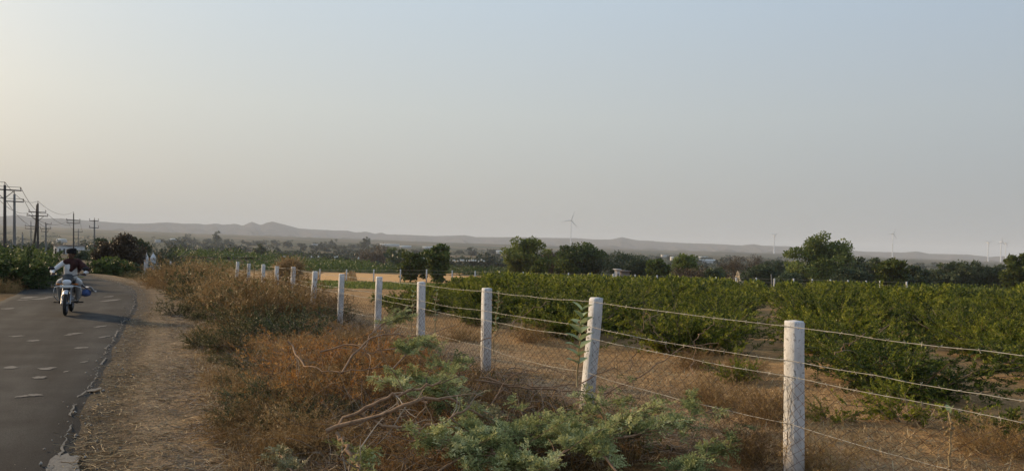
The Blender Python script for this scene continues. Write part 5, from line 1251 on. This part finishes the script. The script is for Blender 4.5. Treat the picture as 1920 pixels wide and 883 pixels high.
turbine(1071, 413, 1600, 19, 0.32, 'nearest and tallest wind turbine, above the two big trees')
turbine(1674, 438, 2200, 11.5, 0.42, 'wind turbine standing over the yellow green tree')
turbine(1452, 441, 3000, 8.5, 0.9, 'faint wind turbine left of the largest tree')
turbine(1853, 455, 2800, 10, 1.1, 'left of the three wind turbines near the right edge')
turbine(1877, 454, 2800, 10, 0.1, 'middle of the three wind turbines near the right edge')
turbine(1886, 456, 3400, 9, 0.8, 'faintest of the three wind turbines near the right edge')

# ------------------------------------------------------------------ buildings
def building(px0, px1, ptop, Y, label, hmin=2.4, depth=6.0, roof='flat', wallm='white_wall', openings=0, name='shed', solve=0):
    if solve:
        for Yc in np.linspace(Y*0.6, 2600, 60):
            Y = Yc
            if at((px0+px1)/2, ptop, Y)[2]-gat((px0+px1)/2, Y)[2] < solve: break
    c = gat((px0+px1)/2, Y); w = (px1-px0)/F*Y; top = at((px0+px1)/2, ptop, Y)[2]; h = max(top-c[2], hmin)
    root = empty(name, c); tag(root, label, 'building')
    hw = h*0.78 if roof == 'gable' else h-0.15
    g = G(); box(g, (0, depth/2, hw/2-0.5), (w, depth, hw+1.0)); g.build('wall', M[wallm], root)
    g = G()
    if roof == 'gable':
        V = [(-w/2-.3, -.3, hw), (w/2+.3, -.3, hw), (w/2+.3, depth+.3, hw), (-w/2-.3, depth+.3, hw), (-w/2-.3, depth/2, h), (w/2+.3, depth/2, h), (-w/2-.3, -.3, hw-.12), (w/2+.3, -.3, hw-.12), (w/2+.3, depth+.3, hw-.12), (-w/2-.3, depth+.3, hw-.12)]
        g.add(V, [(0, 1, 5, 4), (2, 3, 4, 5), (6, 7, 1, 0), (8, 9, 3, 2), (9, 8, 7, 6)], [(0, 4, 3), (1, 2, 5)])
        g.build('roof', M['white_cover'], root)
    else:
        box(g, (0, depth/2, hw+0.08), (w+0.4, depth+0.4, 0.15)); g.build('roof', M['roof_brown'] if roof == 'brown' else M[wallm], root)
    for k in range(openings):
        g = G(); x = -w/2+w*(k+0.5)/openings; box(g, (x, -0.01, hw*0.45), (min(w/openings*0.35, 1.1), 0.06, hw*0.55)); g.build('window' if k % 2 else 'door', M['opening'], root)
    return root
building(100, 132, 459, 152, 'long low white building with a dull roof at the end of the road', 1.7, 5, 'brown', openings=4, name='low_building')
building(136, 162, 468, 150, 'low white wall beside the road end, right of the long building', 1.0, 0.5, 'flat', name='low_wall')
building(1155, 1162, 504.5, 108, 'small whitewashed hut under the spreading thorn tree', 1.2, 2, 'flat', openings=1, name='hut')
building(1164, 1180, 507.5, 111, 'grey brown lean-to beside the small white hut', 1.0, 3, 'brown', 'roof_brown', name='lean_to')
FB = [(711, 748, 457.5, 900, 'longest white shed far off on the plain, above the brown thicket', 'gable'), (749, 770, 460.5, 860, 'white shed right of the longest one', 'gable'), (792, 812, 462, 620, 'white roofed shed above the dark tree of the stubble field', 'gable'), (820, 836, 463.5, 640, 'small white shed right of the white roofed one', 'gable'),
      (584, 594, 457, 800, 'small white house far off, left of the pair', 'flat'), (603, 614, 457.5, 800, 'small white house far off, right of the pair', 'flat'), (318, 328, 447, 700, 'far white house above the palms', 'gable'), (290, 296, 449, 700, 'tiny far white house left of the one above the palms', 'flat'), (1241, 1254, 477.5, 520, 'white house far behind the thin olive tree', 'flat'), (1259, 1272, 481.5, 480, 'low white shed next to the white house', 'gable'),
      (1304, 1342, 486, 430, 'long pale shed behind the dark purplish bush', 'gable'), (1312, 1328, 481, 560, 'white gabled house behind the long pale shed', 'gable'), (105, 118, 447.5, 330, 'small pale house behind the road end', 'gable'), (930, 946, 470, 420, 'pale low shed left of the tall round tree', 'gable')]
for f in FB: building(f[0], f[1], f[2], f[3], f[4], 2.2, 8, f[5], solve=4.5)

# white shrine and whitewashed panels at the road bend
def shrine():
    p = gat(280, 61); root = empty('shrine', p, 0.35); tag(root, 'small white shrine with two pointed tops at the road bend', 'shrine')
    top = at(282, 473, 61)[2]-p[2]
    for x, h, w in ((-0.26, top-0.06, 0.36), (0.22, top, 0.46)):
        g = G(); box(g, (x, 0, (h-0.6)/2-0.1), (w*0.86, w*0.86, h-0.6+0.2), bev=0.02); g.build('pillar', M['white_wall'], root)
        g = G(); s = w/2*1.18; lathe(g, [(s*1.0, 0), (s*1.12, 0.05), (s*1.0, 0.18), (s*0.72, .32), (s*0.38, .44), (s*0.12, .53), (0.02, .6), (0.001, .66)], 4, mat4((x, 0, h-0.6), rz=math.pi/4)); g.build('spire', M['whitewash'], root)
    g = G(); box(g, (-0.02, 0.12, (top-0.7)/2), (0.25, 0.1, top-0.7)); g.build('back_wall', M['white_wall'], root)
shrine()
for k, (a, b) in enumerate([(285.5, 292.5), (297, 303)]):
    q = at((a+b)/2, 494+k, 64+k*2); g = G(); box(g, (0, 0, -0.35), ((b-a)/F*64, 0.06, 0.75), bev=0.012); o = g.build('panel', M['white_wall']); o.location = q; o.rotation_euler = (0, 0, 0.3)
    tag(o, ['white panel between the fence posts right of the shrine', 'second white panel further right of the shrine'][k], 'panel', 'white panels by the shrine')

# pale banks of sand at the edge of the field
def bank(px0, px1, ptop, Y, label, wid=2.0, seed=1):
    a = gat(px0, Y); b = gat(px1, Y); n = 40; m_ = 9; t = np.linspace(0, 1, n); zt = at((px0+px1)/2, ptop, Y)[2]
    V = []
    for k in range(n):
        c = a+(b-a)*t[k]; hgt = (zt-tz(c[0], c[1]))*(0.75+0.6*fbm(np.array([t[k]*14]), np.array([0.0]), 3, seed)[0])*min(1, 6*min(t[k], 1-t[k])+.1)
        for j in range(m_):
            f = j/(m_-1)*2-1; V.append((c[0]+0.2*vnoise(np.array([t[k]*30]), np.array([f*3]), 4)[0], c[1]+f*wid, tz(c[0], c[1]+f*wid)-0.05+max(hgt, 0.1)*(1-f*f)*(0.8+0.5*vnoise(np.array([t[k]*40]), np.array([f*4.0]), seed)[0])))
    i = np.arange(n*m_).reshape(n, m_); g = G(); g.add(V, np.stack([i[:-1, :-1], i[1:, :-1], i[1:, 1:], i[:-1, 1:]], -1).reshape(-1, 4)); o = g.build('sand_bank', M['tan' if px0 < 700 else 'sand'], None, True); tag(o, label, 'sand bank')
bank(1718, 1865, 537.5, 75, 'long pale bank of sand across the right side of the orchard', 1.2, 3)
bank(1243, 1298, 515, 84, 'pale sand bank at the orchard edge left of the dark purplish bush', 1.5, 5)
bank(1245, 1305, 498, 118, 'orange sand bank behind the brown scrub', 3, 7)
bank(1378, 1400, 507, 116, 'small pale bank under the bare umbrella shaped tree', 2, 9)
bank(1140, 1152, 512, 84, 'small heap of pale stones below the white hut', 0.8, 11)
bank(640, 668, 503, 86, 'small earth heap at the left end of the stubble field', 1.5, 13)
bank(1448, 1458, 560, 42, 'pale stones lying in the alley of the orchard', 0.7, 15)

# white covers lying on the plants of the far orchards
def covers():
    rng = np.random.default_rng(8)
    L = [(533, 481), (584, 481), (597, 481.5), (628, 482.5), (632, 481.5), (672, 484.5), (420, 476), (426, 477), (437, 477), (490, 479)]+[(778+k*3.6+rng.random()*2, 483+rng.random()*3) for k in range(6)]+[(843+k*4.4+rng.random()*3, 487.5+rng.random()*3) for k in range(15)]
    for k, (px, py) in enumerate(L):
        p = at(px, py, 176 if px < 770 else 165); g = G(); w = (0.9+1.3*rng.random())/F*176
        ellipsoid(g, (0, 0, 0), (w, w*0.7, 0.16+0.14*rng.random()), 9, 6); V = g.V[0]; V += 0.12*np.stack([vnoise(V[:, 0]*3+k, V[:, 2]*4+V[:, 1], j) for j in range(3)], -1)
        o = g.build('white_cover', M['white_cover'], None, True); o.location = p
        tag(o, 'white cover spread over plants in the orchard block left of the stubble field' if px < 770 else 'white cover in the row on the plants behind the stubble field', 'cover', 'white covers left block' if px < 770 else 'white covers behind the stubble field')
covers()
# leaning stump of a pole in the scrub
g = G(); tubes(g, np.array([(0, 0, -0.3), (0.05, 0, 1.0), (-0.05, 0, 2.0)])[None], np.array([[0.10, 0.085, 0.06]]), 7); o = g.build('pole_stump', M['cpole'], None, True); o.location = gat(1446, 88); tag(o, 'pale leaning pole stump in the scrub left of the largest tree', 'pole')
# dark scrap of tyre rubber on the verge
rs = np.random.default_rng(4); p = onground(327, 594); g = G(); S = stems(rs, np.tile(p, (14, 1))+rs.normal(size=(14, 3))*[.13, .10, .01]+[0, 0, .02], np.c_[np.ones(14), rs.normal(size=14)*.4, rs.normal(size=14)*.1], 0.30, 6, 0.25, 0.0); S[..., 2] = np.maximum(S[..., 2], terr(S[..., 0], S[..., 1])+.01); tubes(g, S, taper(S, .012, .006), 4)
o = g.build('charred_twigs', M['pole']); tag(o, 'small dark heap of charred twigs on the bare verge', 'twigs')

# ------------------------------------------------------------------ motorcycle and rider
M['tyre'] = mat_noise('tyre_rubber', [(0.012, 0.012, 0.012), (0.03, 0.03, 0.03)], 20, 0.85, 0.3)
M['black'] = mat_noise('black_plastic', [(0.012, 0.012, 0.013), (0.022, 0.022, 0.023)], 8, 0.45)
M['chrome'] = mat_noise('chrome', [(0.48, 0.48, 0.48), (0.62, 0.62, 0.62)], 8, 0.28, metal=0.9)
M['alloy'] = mat_noise('grey_alloy', [(0.16, 0.16, 0.165), (0.28, 0.28, 0.29)], 12, 0.45, metal=0.7)
M['lens'] = mat_noise('headlamp_glass', [(0.62, 0.63, 0.64), (0.78, 0.79, 0.80)], 10, 0.15, spec=0.6)
M['amber'] = mat_noise('amber_lens', [(0.42, 0.12, 0.02), (0.55, 0.18, 0.03)], 8, 0.3)
M['silver'] = mat_noise('silver_paint', [(0.42, 0.43, 0.45), (0.55, 0.56, 0.58)], 6, 0.35, metal=0.3)
M['plate'] = mat_noise('number_plate', [(0.60, 0.60, 0.57), (0.72, 0.72, 0.70)], 30, 0.6)
M['skin'] = mat_noise('brown_skin', [(0.085, 0.042, 0.026), (0.14, 0.072, 0.046)], 9, 0.6)
M['cotton'] = mat_noise('white_cotton', [(0.56, 0.55, 0.53), (0.74, 0.73, 0.71)], 7, 0.9, 0.5, bscale=18)
M['greycotton'] = mat_noise('grey_cotton', [(0.24, 0.23, 0.22), (0.36, 0.35, 0.33)], 7, 0.9, 0.5, bscale=18)
M['maroon'] = mat_noise('maroon_shawl', [(0.028, 0.010, 0.010), (0.065, 0.022, 0.018)], 9, 0.9, 0.6, bscale=20)
M['turban'] = mat_noise('black_cloth', [(0.006, 0.006, 0.007), (0.016, 0.015, 0.016)], 12, 0.9, 0.6, bscale=25)
M['bluebag'] = mat_noise('blue_bag', [(0.05, 0.09, 0.24), (0.10, 0.16, 0.36)], 6, 0.5, 0.4, bscale=14)
M['leather'] = mat_noise('brown_leather', [(0.02, 0.014, 0.011), (0.04, 0.028, 0.02)], 9, 0.7)
def capsule(g, a, b, ra, rb, seg=12):
    a = np.asarray(a, float); b = np.asarray(b, float); t = np.linspace(0, 1, 7)[:, None]; P = a+(b-a)*t
    tubes(g, P[None], (ra+(rb-ra)*t[:, 0])[None], seg); ellipsoid(g, a, (ra,)*3, seg, 8); ellipsoid(g, b, (rb,)*3, seg, 8)
def fuse(name, g, mat, parent, voxel=0.014, smooth_it=4):
    """join overlapping volumes into one continuous skin"""
    me = g.mesh(name, mat); tmp = bpy.data.objects.new(name, me); col.objects.link(tmp)
    rm = tmp.modifiers.new('r', 'REMESH'); rm.mode = 'VOXEL'; rm.voxel_size = voxel; rm.use_smooth_shade = True
    sm = tmp.modifiers.new('s', 'SMOOTH'); sm.iterations = smooth_it; sm.factor = 0.5
    dg = bpy.context.evaluated_depsgraph_get(); dg.update(); nm = bpy.data.meshes.new_from_object(tmp.evaluated_get(dg)); nm.name = name
    bpy.data.objects.remove(tmp)
    nm.materials.clear(); nm.materials.append(mat)
    return put(name, nm, parent)
def build_bike():
    c = onground(122, 598.5); z = rtop(c[0], c[1]); hd = math.radians(-66); s = 0.95
    root = empty('motorcycle', (c[0], c[1], z+0.002), hd, s); tag(root, 'black and silver motorcycle being ridden towards the viewer on the road', 'motorcycle')
    def wheel(x, R, tw):
        w = empty('wheel', (x, 0, R)); w.parent = root; Mx = mat4(rx=math.pi/2)
        g = G(); th = np.linspace(0, 2*np.pi, 13); prof = [(R-tw*0.62+tw*0.62*math.cos(a), tw/2*math.sin(a)) for a in th]; lathe(g, prof, 32, Mx); g.build('tyre', M['tyre'], w, True)
        g = G(); lathe(g, [(R-tw*1.25, -tw*.38), (R-tw*.95, -tw*.42), (R-tw*.95, tw*.42), (R-tw*1.25, tw*.38), (R-tw*1.25, -tw*.38)], 28, Mx)
        lathe(g, [(0.001, -.06), (.045, -.06), (.045, .06), (0.001, .06)], 14, Mx)
        for k in range(6):
            a = k*math.pi/3; d = np.array([math.cos(a), 0, math.sin(a)]); tubes(g, np.array([d*0.03, d*(R-tw*1.15)])[None], np.array([[.02, .014]]), 6)
        g.build('rim', M['alloy'], w)
        g = G(); lathe(g, [(0.05, 0.06), (0.115, 0.06), (0.115, 0.066), (0.05, 0.066), (.05, .06)], 20, Mx); g.build('brake_disc', M['chrome'], w)
    wheel(0, 0.305, 0.085); wheel(-1.27, 0.30, 0.10)
    g = G()
    for y in (-.085, .085):
        tubes(g, np.array([(0.0, y, .30), (-.10, y, .52)])[None], np.array([[.030, .028]]), 10); tubes(g, np.array([(-.10, y, .50), (-.29, y, .92)])[None], np.array([[.019, .019]]), 10)
    g.build('fork', M['chrome'], root, True)
    g = G(); th = np.linspace(0.35, 2.0, 14)      # front mudguard hugging the tyre
    R = 0.345; V = []
    for a in th:
        for (y, rr) in ((-.055, R-.025), (-.04, R), (0, R+.010), (.04, R), (.055, R-.025)): V.append((math.cos(a+0.5)*rr, y, .305+math.sin(a+0.5)*rr))
    i = np.arange(14*5).reshape(14, 5); g.add(V, np.stack([i[:-1, :-1], i[:-1, 1:], i[1:, 1:], i[1:, :-1]], -1).reshape(-1, 4)); g.build('mudguard', M['silver'], root, True)
    g = G(); P = np.array([(-.42, -.40, 1.02), (-.40, -.30, 1.035), (-.33, -.12, 1.0), (-.31, 0, .985), (-.33, .12, 1.0), (-.40, .30, 1.035), (-.42, .40, 1.02)]); tubes(g, P[None], np.full((1, 7), .0125), 8); g.build('handlebar', M['black'], root, True)
    for sg in (-1, 1):
        g = G(); tubes(g, np.array([(-.40, sg*.26, 1.035), (-.42, sg*.40, 1.02)])[None], np.full((1, 2), .02), 10); g.build('grip', M['black'], root, True)
        g = G(); tubes(g, np.array([(-.375, sg*.24, 1.03), (-.33, sg*.31, 1.01), (-.33, sg*.40, 1.0)])[None], np.full((1, 3), .008), 6); g.build('lever', M['alloy'], root)
        g = G(); tubes(g, np.array([(-.37, sg*.22, 1.04), (-.36, sg*.27, 1.13), (-.36, sg*.33, 1.17)])[None], np.full((1, 3), .007), 6); ellipsoid(g, (-.37, sg*.385, 1.185), (.022, .075, .045), 12, 8); g.build('mirror', M['black'], root, True)
        g = G(); tubes(g, np.array([(-.22, sg*.08, .80), (-.20, sg*.17, .79)])[None], np.full((1, 2), .010), 6); ellipsoid(g, (-.19, sg*.205, .79), (.025, .048, .026), 12, 8); g.build('indicator', M['amber'], root, True)
        g = G(); P = np.array([(-.30, sg*.05, .72), (-.28, sg*.18, .735), (-.28, sg*.29, .70), (-.30, sg*.31, .60), (-.34, sg*.30, .46), (-.38, sg*.22, .36), (-.42, sg*.06, .33)]); tubes(g, P[None], np.full((1, 7), .0135), 8); g.build('crash_guard', M['chrome'], root, True)
        g = G(); tubes(g, np.array([(-.62, sg*.10, .30), (-.62, sg*.34, .30)])[None], np.full((1, 2), .018), 8); g.build('footpeg', M['tyre'], root)
    # headlamp cowl, lamp, visor
    g = G(); ellipsoid(g, (-.16, 0, .86), (.11, .125, .12), 18, 12); g.build('headlamp_cowl', M['black'], root, True)
    g = G(); ellipsoid(g, (-.085, 0, .845), (.055, .105, .078), 18, 12); g.build('headlight', M['lens'], root, True)
    g = G(); V = []
    for f in np.linspace(0, 1, 6):
        for y in np.linspace(-1, 1, 7): V.append((-.10-.16*f-.05*y*y, y*(.125-.03*f), .925+.13*f-.015*y*y))
    i = np.arange(42).reshape(6, 7); V = np.array(V); V2 = V+np.array([-.02, 0, -.012]); g.add(V, np.stack([i[:-1, :-1], i[:-1, 1:], i[1:, 1:], i[1:, :-1]], -1).reshape(-1, 4)); g.add(V2, np.stack([i[:-1, :-1], i[1:, :-1], i[1:, 1:], i[:-1, 1:]], -1).reshape(-1, 4)); g.build('visor', M['black'], root, True)
    g = G(); box(g, (-.052, 0, .735), (.008, .30, .075)); pl = g.build('number_plate', M['plate'], root)
    g = G(); box(g, (-.10, 0, .70), (.08, .16, .13), bev=.02); g.build('fork_brace', M['black'], root)
    # tank, seat, side panels, engine, exhaust, tail
    g = G(); ellipsoid(g, (-.56, 0, .87), (.27, .155, .125), 18, 12); ellipsoid(g, (-.70, 0, .83), (.2, .12, .10), 14, 10); fuse('tank', g, M['black'], root, .02)
    g = G(); ellipsoid(g, (-1.05, 0, .80), (.36, .135, .07), 16, 10); ellipsoid(g, (-.86, 0, .79), (.2, .11, .07), 14, 8); fuse('seat', g, M['leather'], root, .02)
    g = G(); ellipsoid(g, (-1.05, 0, .68), (.28, .12, .11), 14, 8); ellipsoid(g, (-1.42, 0, .74), (.16, .07, .06), 12, 8); fuse('tail', g, M['black'], root, .02)
    g = G(); box(g, (-.62, 0, .37), (.34, .26, .22), bev=.05); box(g, (-.50, 0, .56), (.17, .17, .22), mat4(), bev=.03)
    for k in range(6): box(g, (-.50, 0, .47+.035*k), (.21, .22, .012))
    g.build('engine', M['alloy'], root)
    g = G(); tubes(g, np.array([(-.30, 0, .78), (-.36, 0, .45), (-.55, 0, .25), (-.80, 0, .28), (-.95, 0, .6), (-.4, 0, .80)])[None], np.full((1, 6), .022), 8); tubes(g, np.array([(-.82, .09, .33), (-1.27, .09, .30)])[None], np.full((1, 2), .022), 8); tubes(g, np.array([(-.82, -.09, .33), (-1.27, -.09, .30)])[None], np.full((1, 2), .022), 8); g.build('frame', M['black'], root)
    g = G(); tubes(g, np.array([(-.42, -.06, .48), (-.38, -.10, .32), (-.55, -.14, .24), (-.9, -.17, .27), (-1.4, -.18, .36)])[None], np.array([[.02, .02, .022, .04, .045]]), 10); g.build('exhaust', M['chrome'], root, True)
    g = G(); V = []
    for a in np.linspace(0.3, 2.6, 12):
        for (y, rr) in ((-.075, .325), (0, .35), (.075, .325)): V.append((-1.27+math.cos(a)*rr, y, .30+math.sin(a)*rr))
    i = np.arange(36).reshape(12, 3); g.add(V, np.stack([i[:-1, :-1], i[:-1, 1:], i[1:, 1:], i[1:, :-1]], -1).reshape(-1, 4)); g.build('rear_mudguard', M['black'], root, True)
    # the rider
    rr = empty('person', root.location, hd, s); tag(rr, 'person in white clothes, maroon shawl and dark turban riding the motorcycle', 'person')
    hip = np.array([-.88, 0, .88]); ch = np.array([-.80, 0, 1.18]); nk = np.array([-.76, 0, 1.40]); hdp = np.array([-.72, 0.01, 1.535])
    el = {-1: (-.60, -.40, 1.10), 1: (-.60, .40, 1.10)}; ha = {-1: (-.425, -.345, 1.055), 1: (-.425, .345, 1.055)}
    kn = {-1: (-.50, -.215, .78), 1: (-.50, .215, .78)}; an = {-1: (-.68, -.19, .40), 1: (-.68, .19, .40)}
    def body(g, ex, arms=True, legs=True, torso=True):
        if torso:
            capsule(g, hip, ch, .150+ex, .155+ex); capsule(g, ch, nk-[0, 0, .05], .150+ex, .075+ex); capsule(g, ch+[.02, -.15, .13], ch+[.02, .15, .13], .078+ex, .078+ex)
        for sg in (-1, 1):
            if arms: capsule(g, ch+[.02, .18*sg, .13], el[sg], .058+ex, .046+ex); capsule(g, el[sg], ha[sg], .046+ex, .030+ex*.8)
            if legs: capsule(g, hip+[0, .09*sg, -.02], kn[sg], .092+ex, .066+ex); capsule(g, kn[sg], an[sg], .064+ex, .042+ex)
    g = G(); body(g, -0.012); capsule(g, nk-[0, 0, .06], hdp, .055, .055); ellipsoid(g, hdp, (.092, .074, .112), 18, 14); ellipsoid(g, hdp+[.045, 0, -.06], (.045, .045, .04), 12, 8)
    ellipsoid(g, hdp+[.096, 0, -.012], (.020, .014, .024), 10, 8)
    for sg in (-1, 1):
        ellipsoid(g, hdp+[0, .078*sg, -.005], (.018, .010, .03), 8, 6)
        h = np.array(ha[sg]); ellipsoid(g, h+[.02, .0, 0], (.045, .045, .024), 12, 8)
        for j in range(4):
            y = h[1]+(-.030+.02*j); capsule(g, (h[0]+.05, y, h[2]+.012), (h[0]+.066, y, h[2]-.018), .0095, .009, 8); capsule(g, (h[0]+.066, y, h[2]-.018), (h[0]+.040, y, h[2]-.040), .009, .008, 8)
        capsule(g, (h[0]+.005, h[1]-.04*sg, h[2]-.005), (h[0]+.045, h[1]-.052*sg, h[2]-.028), .011, .009, 8)
        a = np.array(an[sg]); capsule(g, a, a+[.03, 0, -.07], .04, .035); capsule(g, a+[-.02, 0, -.085], a+[.15, .01*sg, -.088], .036, .03)
    fuse('body', g, M['skin'], rr, .0135, 2)
    for sg in (-1, 1):
        g = G(); ellipsoid(g, hdp+[.083, .030*sg, .012], (.012, .016, .008), 8, 6); g.build('eye', M['turban'], rr, True)
        g = G(); a = np.array(an[sg]); capsule(g, a+[-.03, 0, -.088], a+[.15, .01*sg, -.09], .044, .038); ellipsoid(g, a+[.06, 0, -.115], (.13, .042, .018), 12, 6); fuse('shoe', g, M['leather'], rr, .012, 3)
    g = G(); body(g, .006, True, False); capsule(g, hip+[.02, -.12, -.05], hip+[.22, -.20, -.07], .12, .10); capsule(g, hip+[.02, .12, -.05], hip+[.22, .20, -.07], .12, .10)
    fuse('kurta', g, M['cotton'], rr, .014, 3)
    g = G(); body(g, .014, False, True, False); fuse('trousers', g, M['greycotton'], rr, .014, 3)
    # tail of the kurta blown out to the rider's left
    def sheet(f, nu, nv, th, name, mat):
        u, v = np.meshgrid(np.linspace(0, 1, nu), np.linspace(0, 1, nv)); P = f(u, v); i = np.arange(nu*nv).reshape(nv, nu); q = np.stack([i[:-1, :-1], i[:-1, 1:], i[1:, 1:], i[1:, :-1]], -1).reshape(-1, 4)
        g = G(); g.add(P.reshape(-1, 3), q); o = g.build(name, mat, rr, True); m_ = o.modifiers.new('t', 'SOLIDIFY'); m_.thickness = th; return o
    sheet(lambda u, v: np.stack([-.78-.28*v+.03*np.sin(9*u), .20+.40*u+.02*np.sin(7*v), .80-.20*u-.06*v+.035*np.sin(11*u+3*v)], -1), 16, 10, .006, 'kurta_tail', M['cotton'])
    # shawl: round the neck, over the left shoulder and across the chest
    g = G(); capsule(g, ch+[.05, -.10, .17], ch+[.06, .16, .16], .085, .105); capsule(g, ch+[.10, .10, .12], ch+[.11, .02, -.04], .105, .06); capsule(g, ch+[.02, .20, .13], np.array(el[1])+[.0, 0, .05], .090, .075)
    capsule(g, nk+[.02, -.07, -.03], nk+[.02, .07, -.03], .075, .075); capsule(g, nk+[.06, -.05, -.04], nk+[.05, .07, -.06], .055, .065); capsule(g, ch+[-.06, -.08, .16], ch+[-.10, .14, .0], .10, .12); fuse('shawl', g, M['maroon'], rr, .014, 3)
    # turban wound in coils
    g = G(); ellipsoid(g, hdp+[-.012, 0, .085], (.116, .110, .092), 18, 12)
    for k in range(5):
        t = np.linspace(0, 2*np.pi, 25); tl = -.5+.25*k; ring = np.stack([hdp[0]-.012+.108*np.cos(t), hdp[1]+.098*np.sin(t), hdp[2]+.048+.021*k+.03*tl*np.sin(t)+.015*np.cos(t)], -1); tubes(g, ring[None], np.full((1, 25), .024), 8)
    fuse('turban', g, M['turban'], rr, .010, 1)
    # blue bag hanging at the rider's left
    bo = empty('blue_bag', tuple(Vector(root.location)+Matrix.Rotation(hd, 3, 'Z')@Vector((-.86, .36, .62))*s), hd, s); tag(bo, 'shiny blue carrier bag hanging at the left side of the motorcycle', 'bag')
    g = G(); ellipsoid(g, (0, 0, -.09), (.13, .13, .10), 16, 10); V = g.V[0]; V += 0.03*np.stack([vnoise(V[:, 0]*14, V[:, 1]*14+V[:, 2]*9, k) for k in range(3)], -1); V[:, 1] += .3*np.maximum(V[:, 2]+.09, 0); g.build('sack', M['bluebag'], bo, True)
    g = G(); tubes(g, np.array([(0, -.10, -.03), (.0, -.13, .09), (0, -.03, .06), (0, .06, -.02)])[None], np.full((1, 4), .010), 6); g.build('handle', M['bluebag'], bo, True)
build_bike()

# ------------------------------------------------------------------ the hazy air
g = G(); box(g, (0, 0, 85), (19600, 19600, 210))
hz = g.build('haze', None); tag(hz, kind='stuff')
m, N, Lk, out = newmat('dusty_air')
pv = N.new('ShaderNodeVolumePrincipled'); pv.inputs['Color'].default_value = (0.84, 0.89, 0.95, 1); pv.inputs['Density'].default_value = 1.6e-4; pv.inputs['Anisotropy'].default_value = 0.0
Lk.new(pv.outputs[0], out.inputs['Volume']); hz.data.materials.append(m)
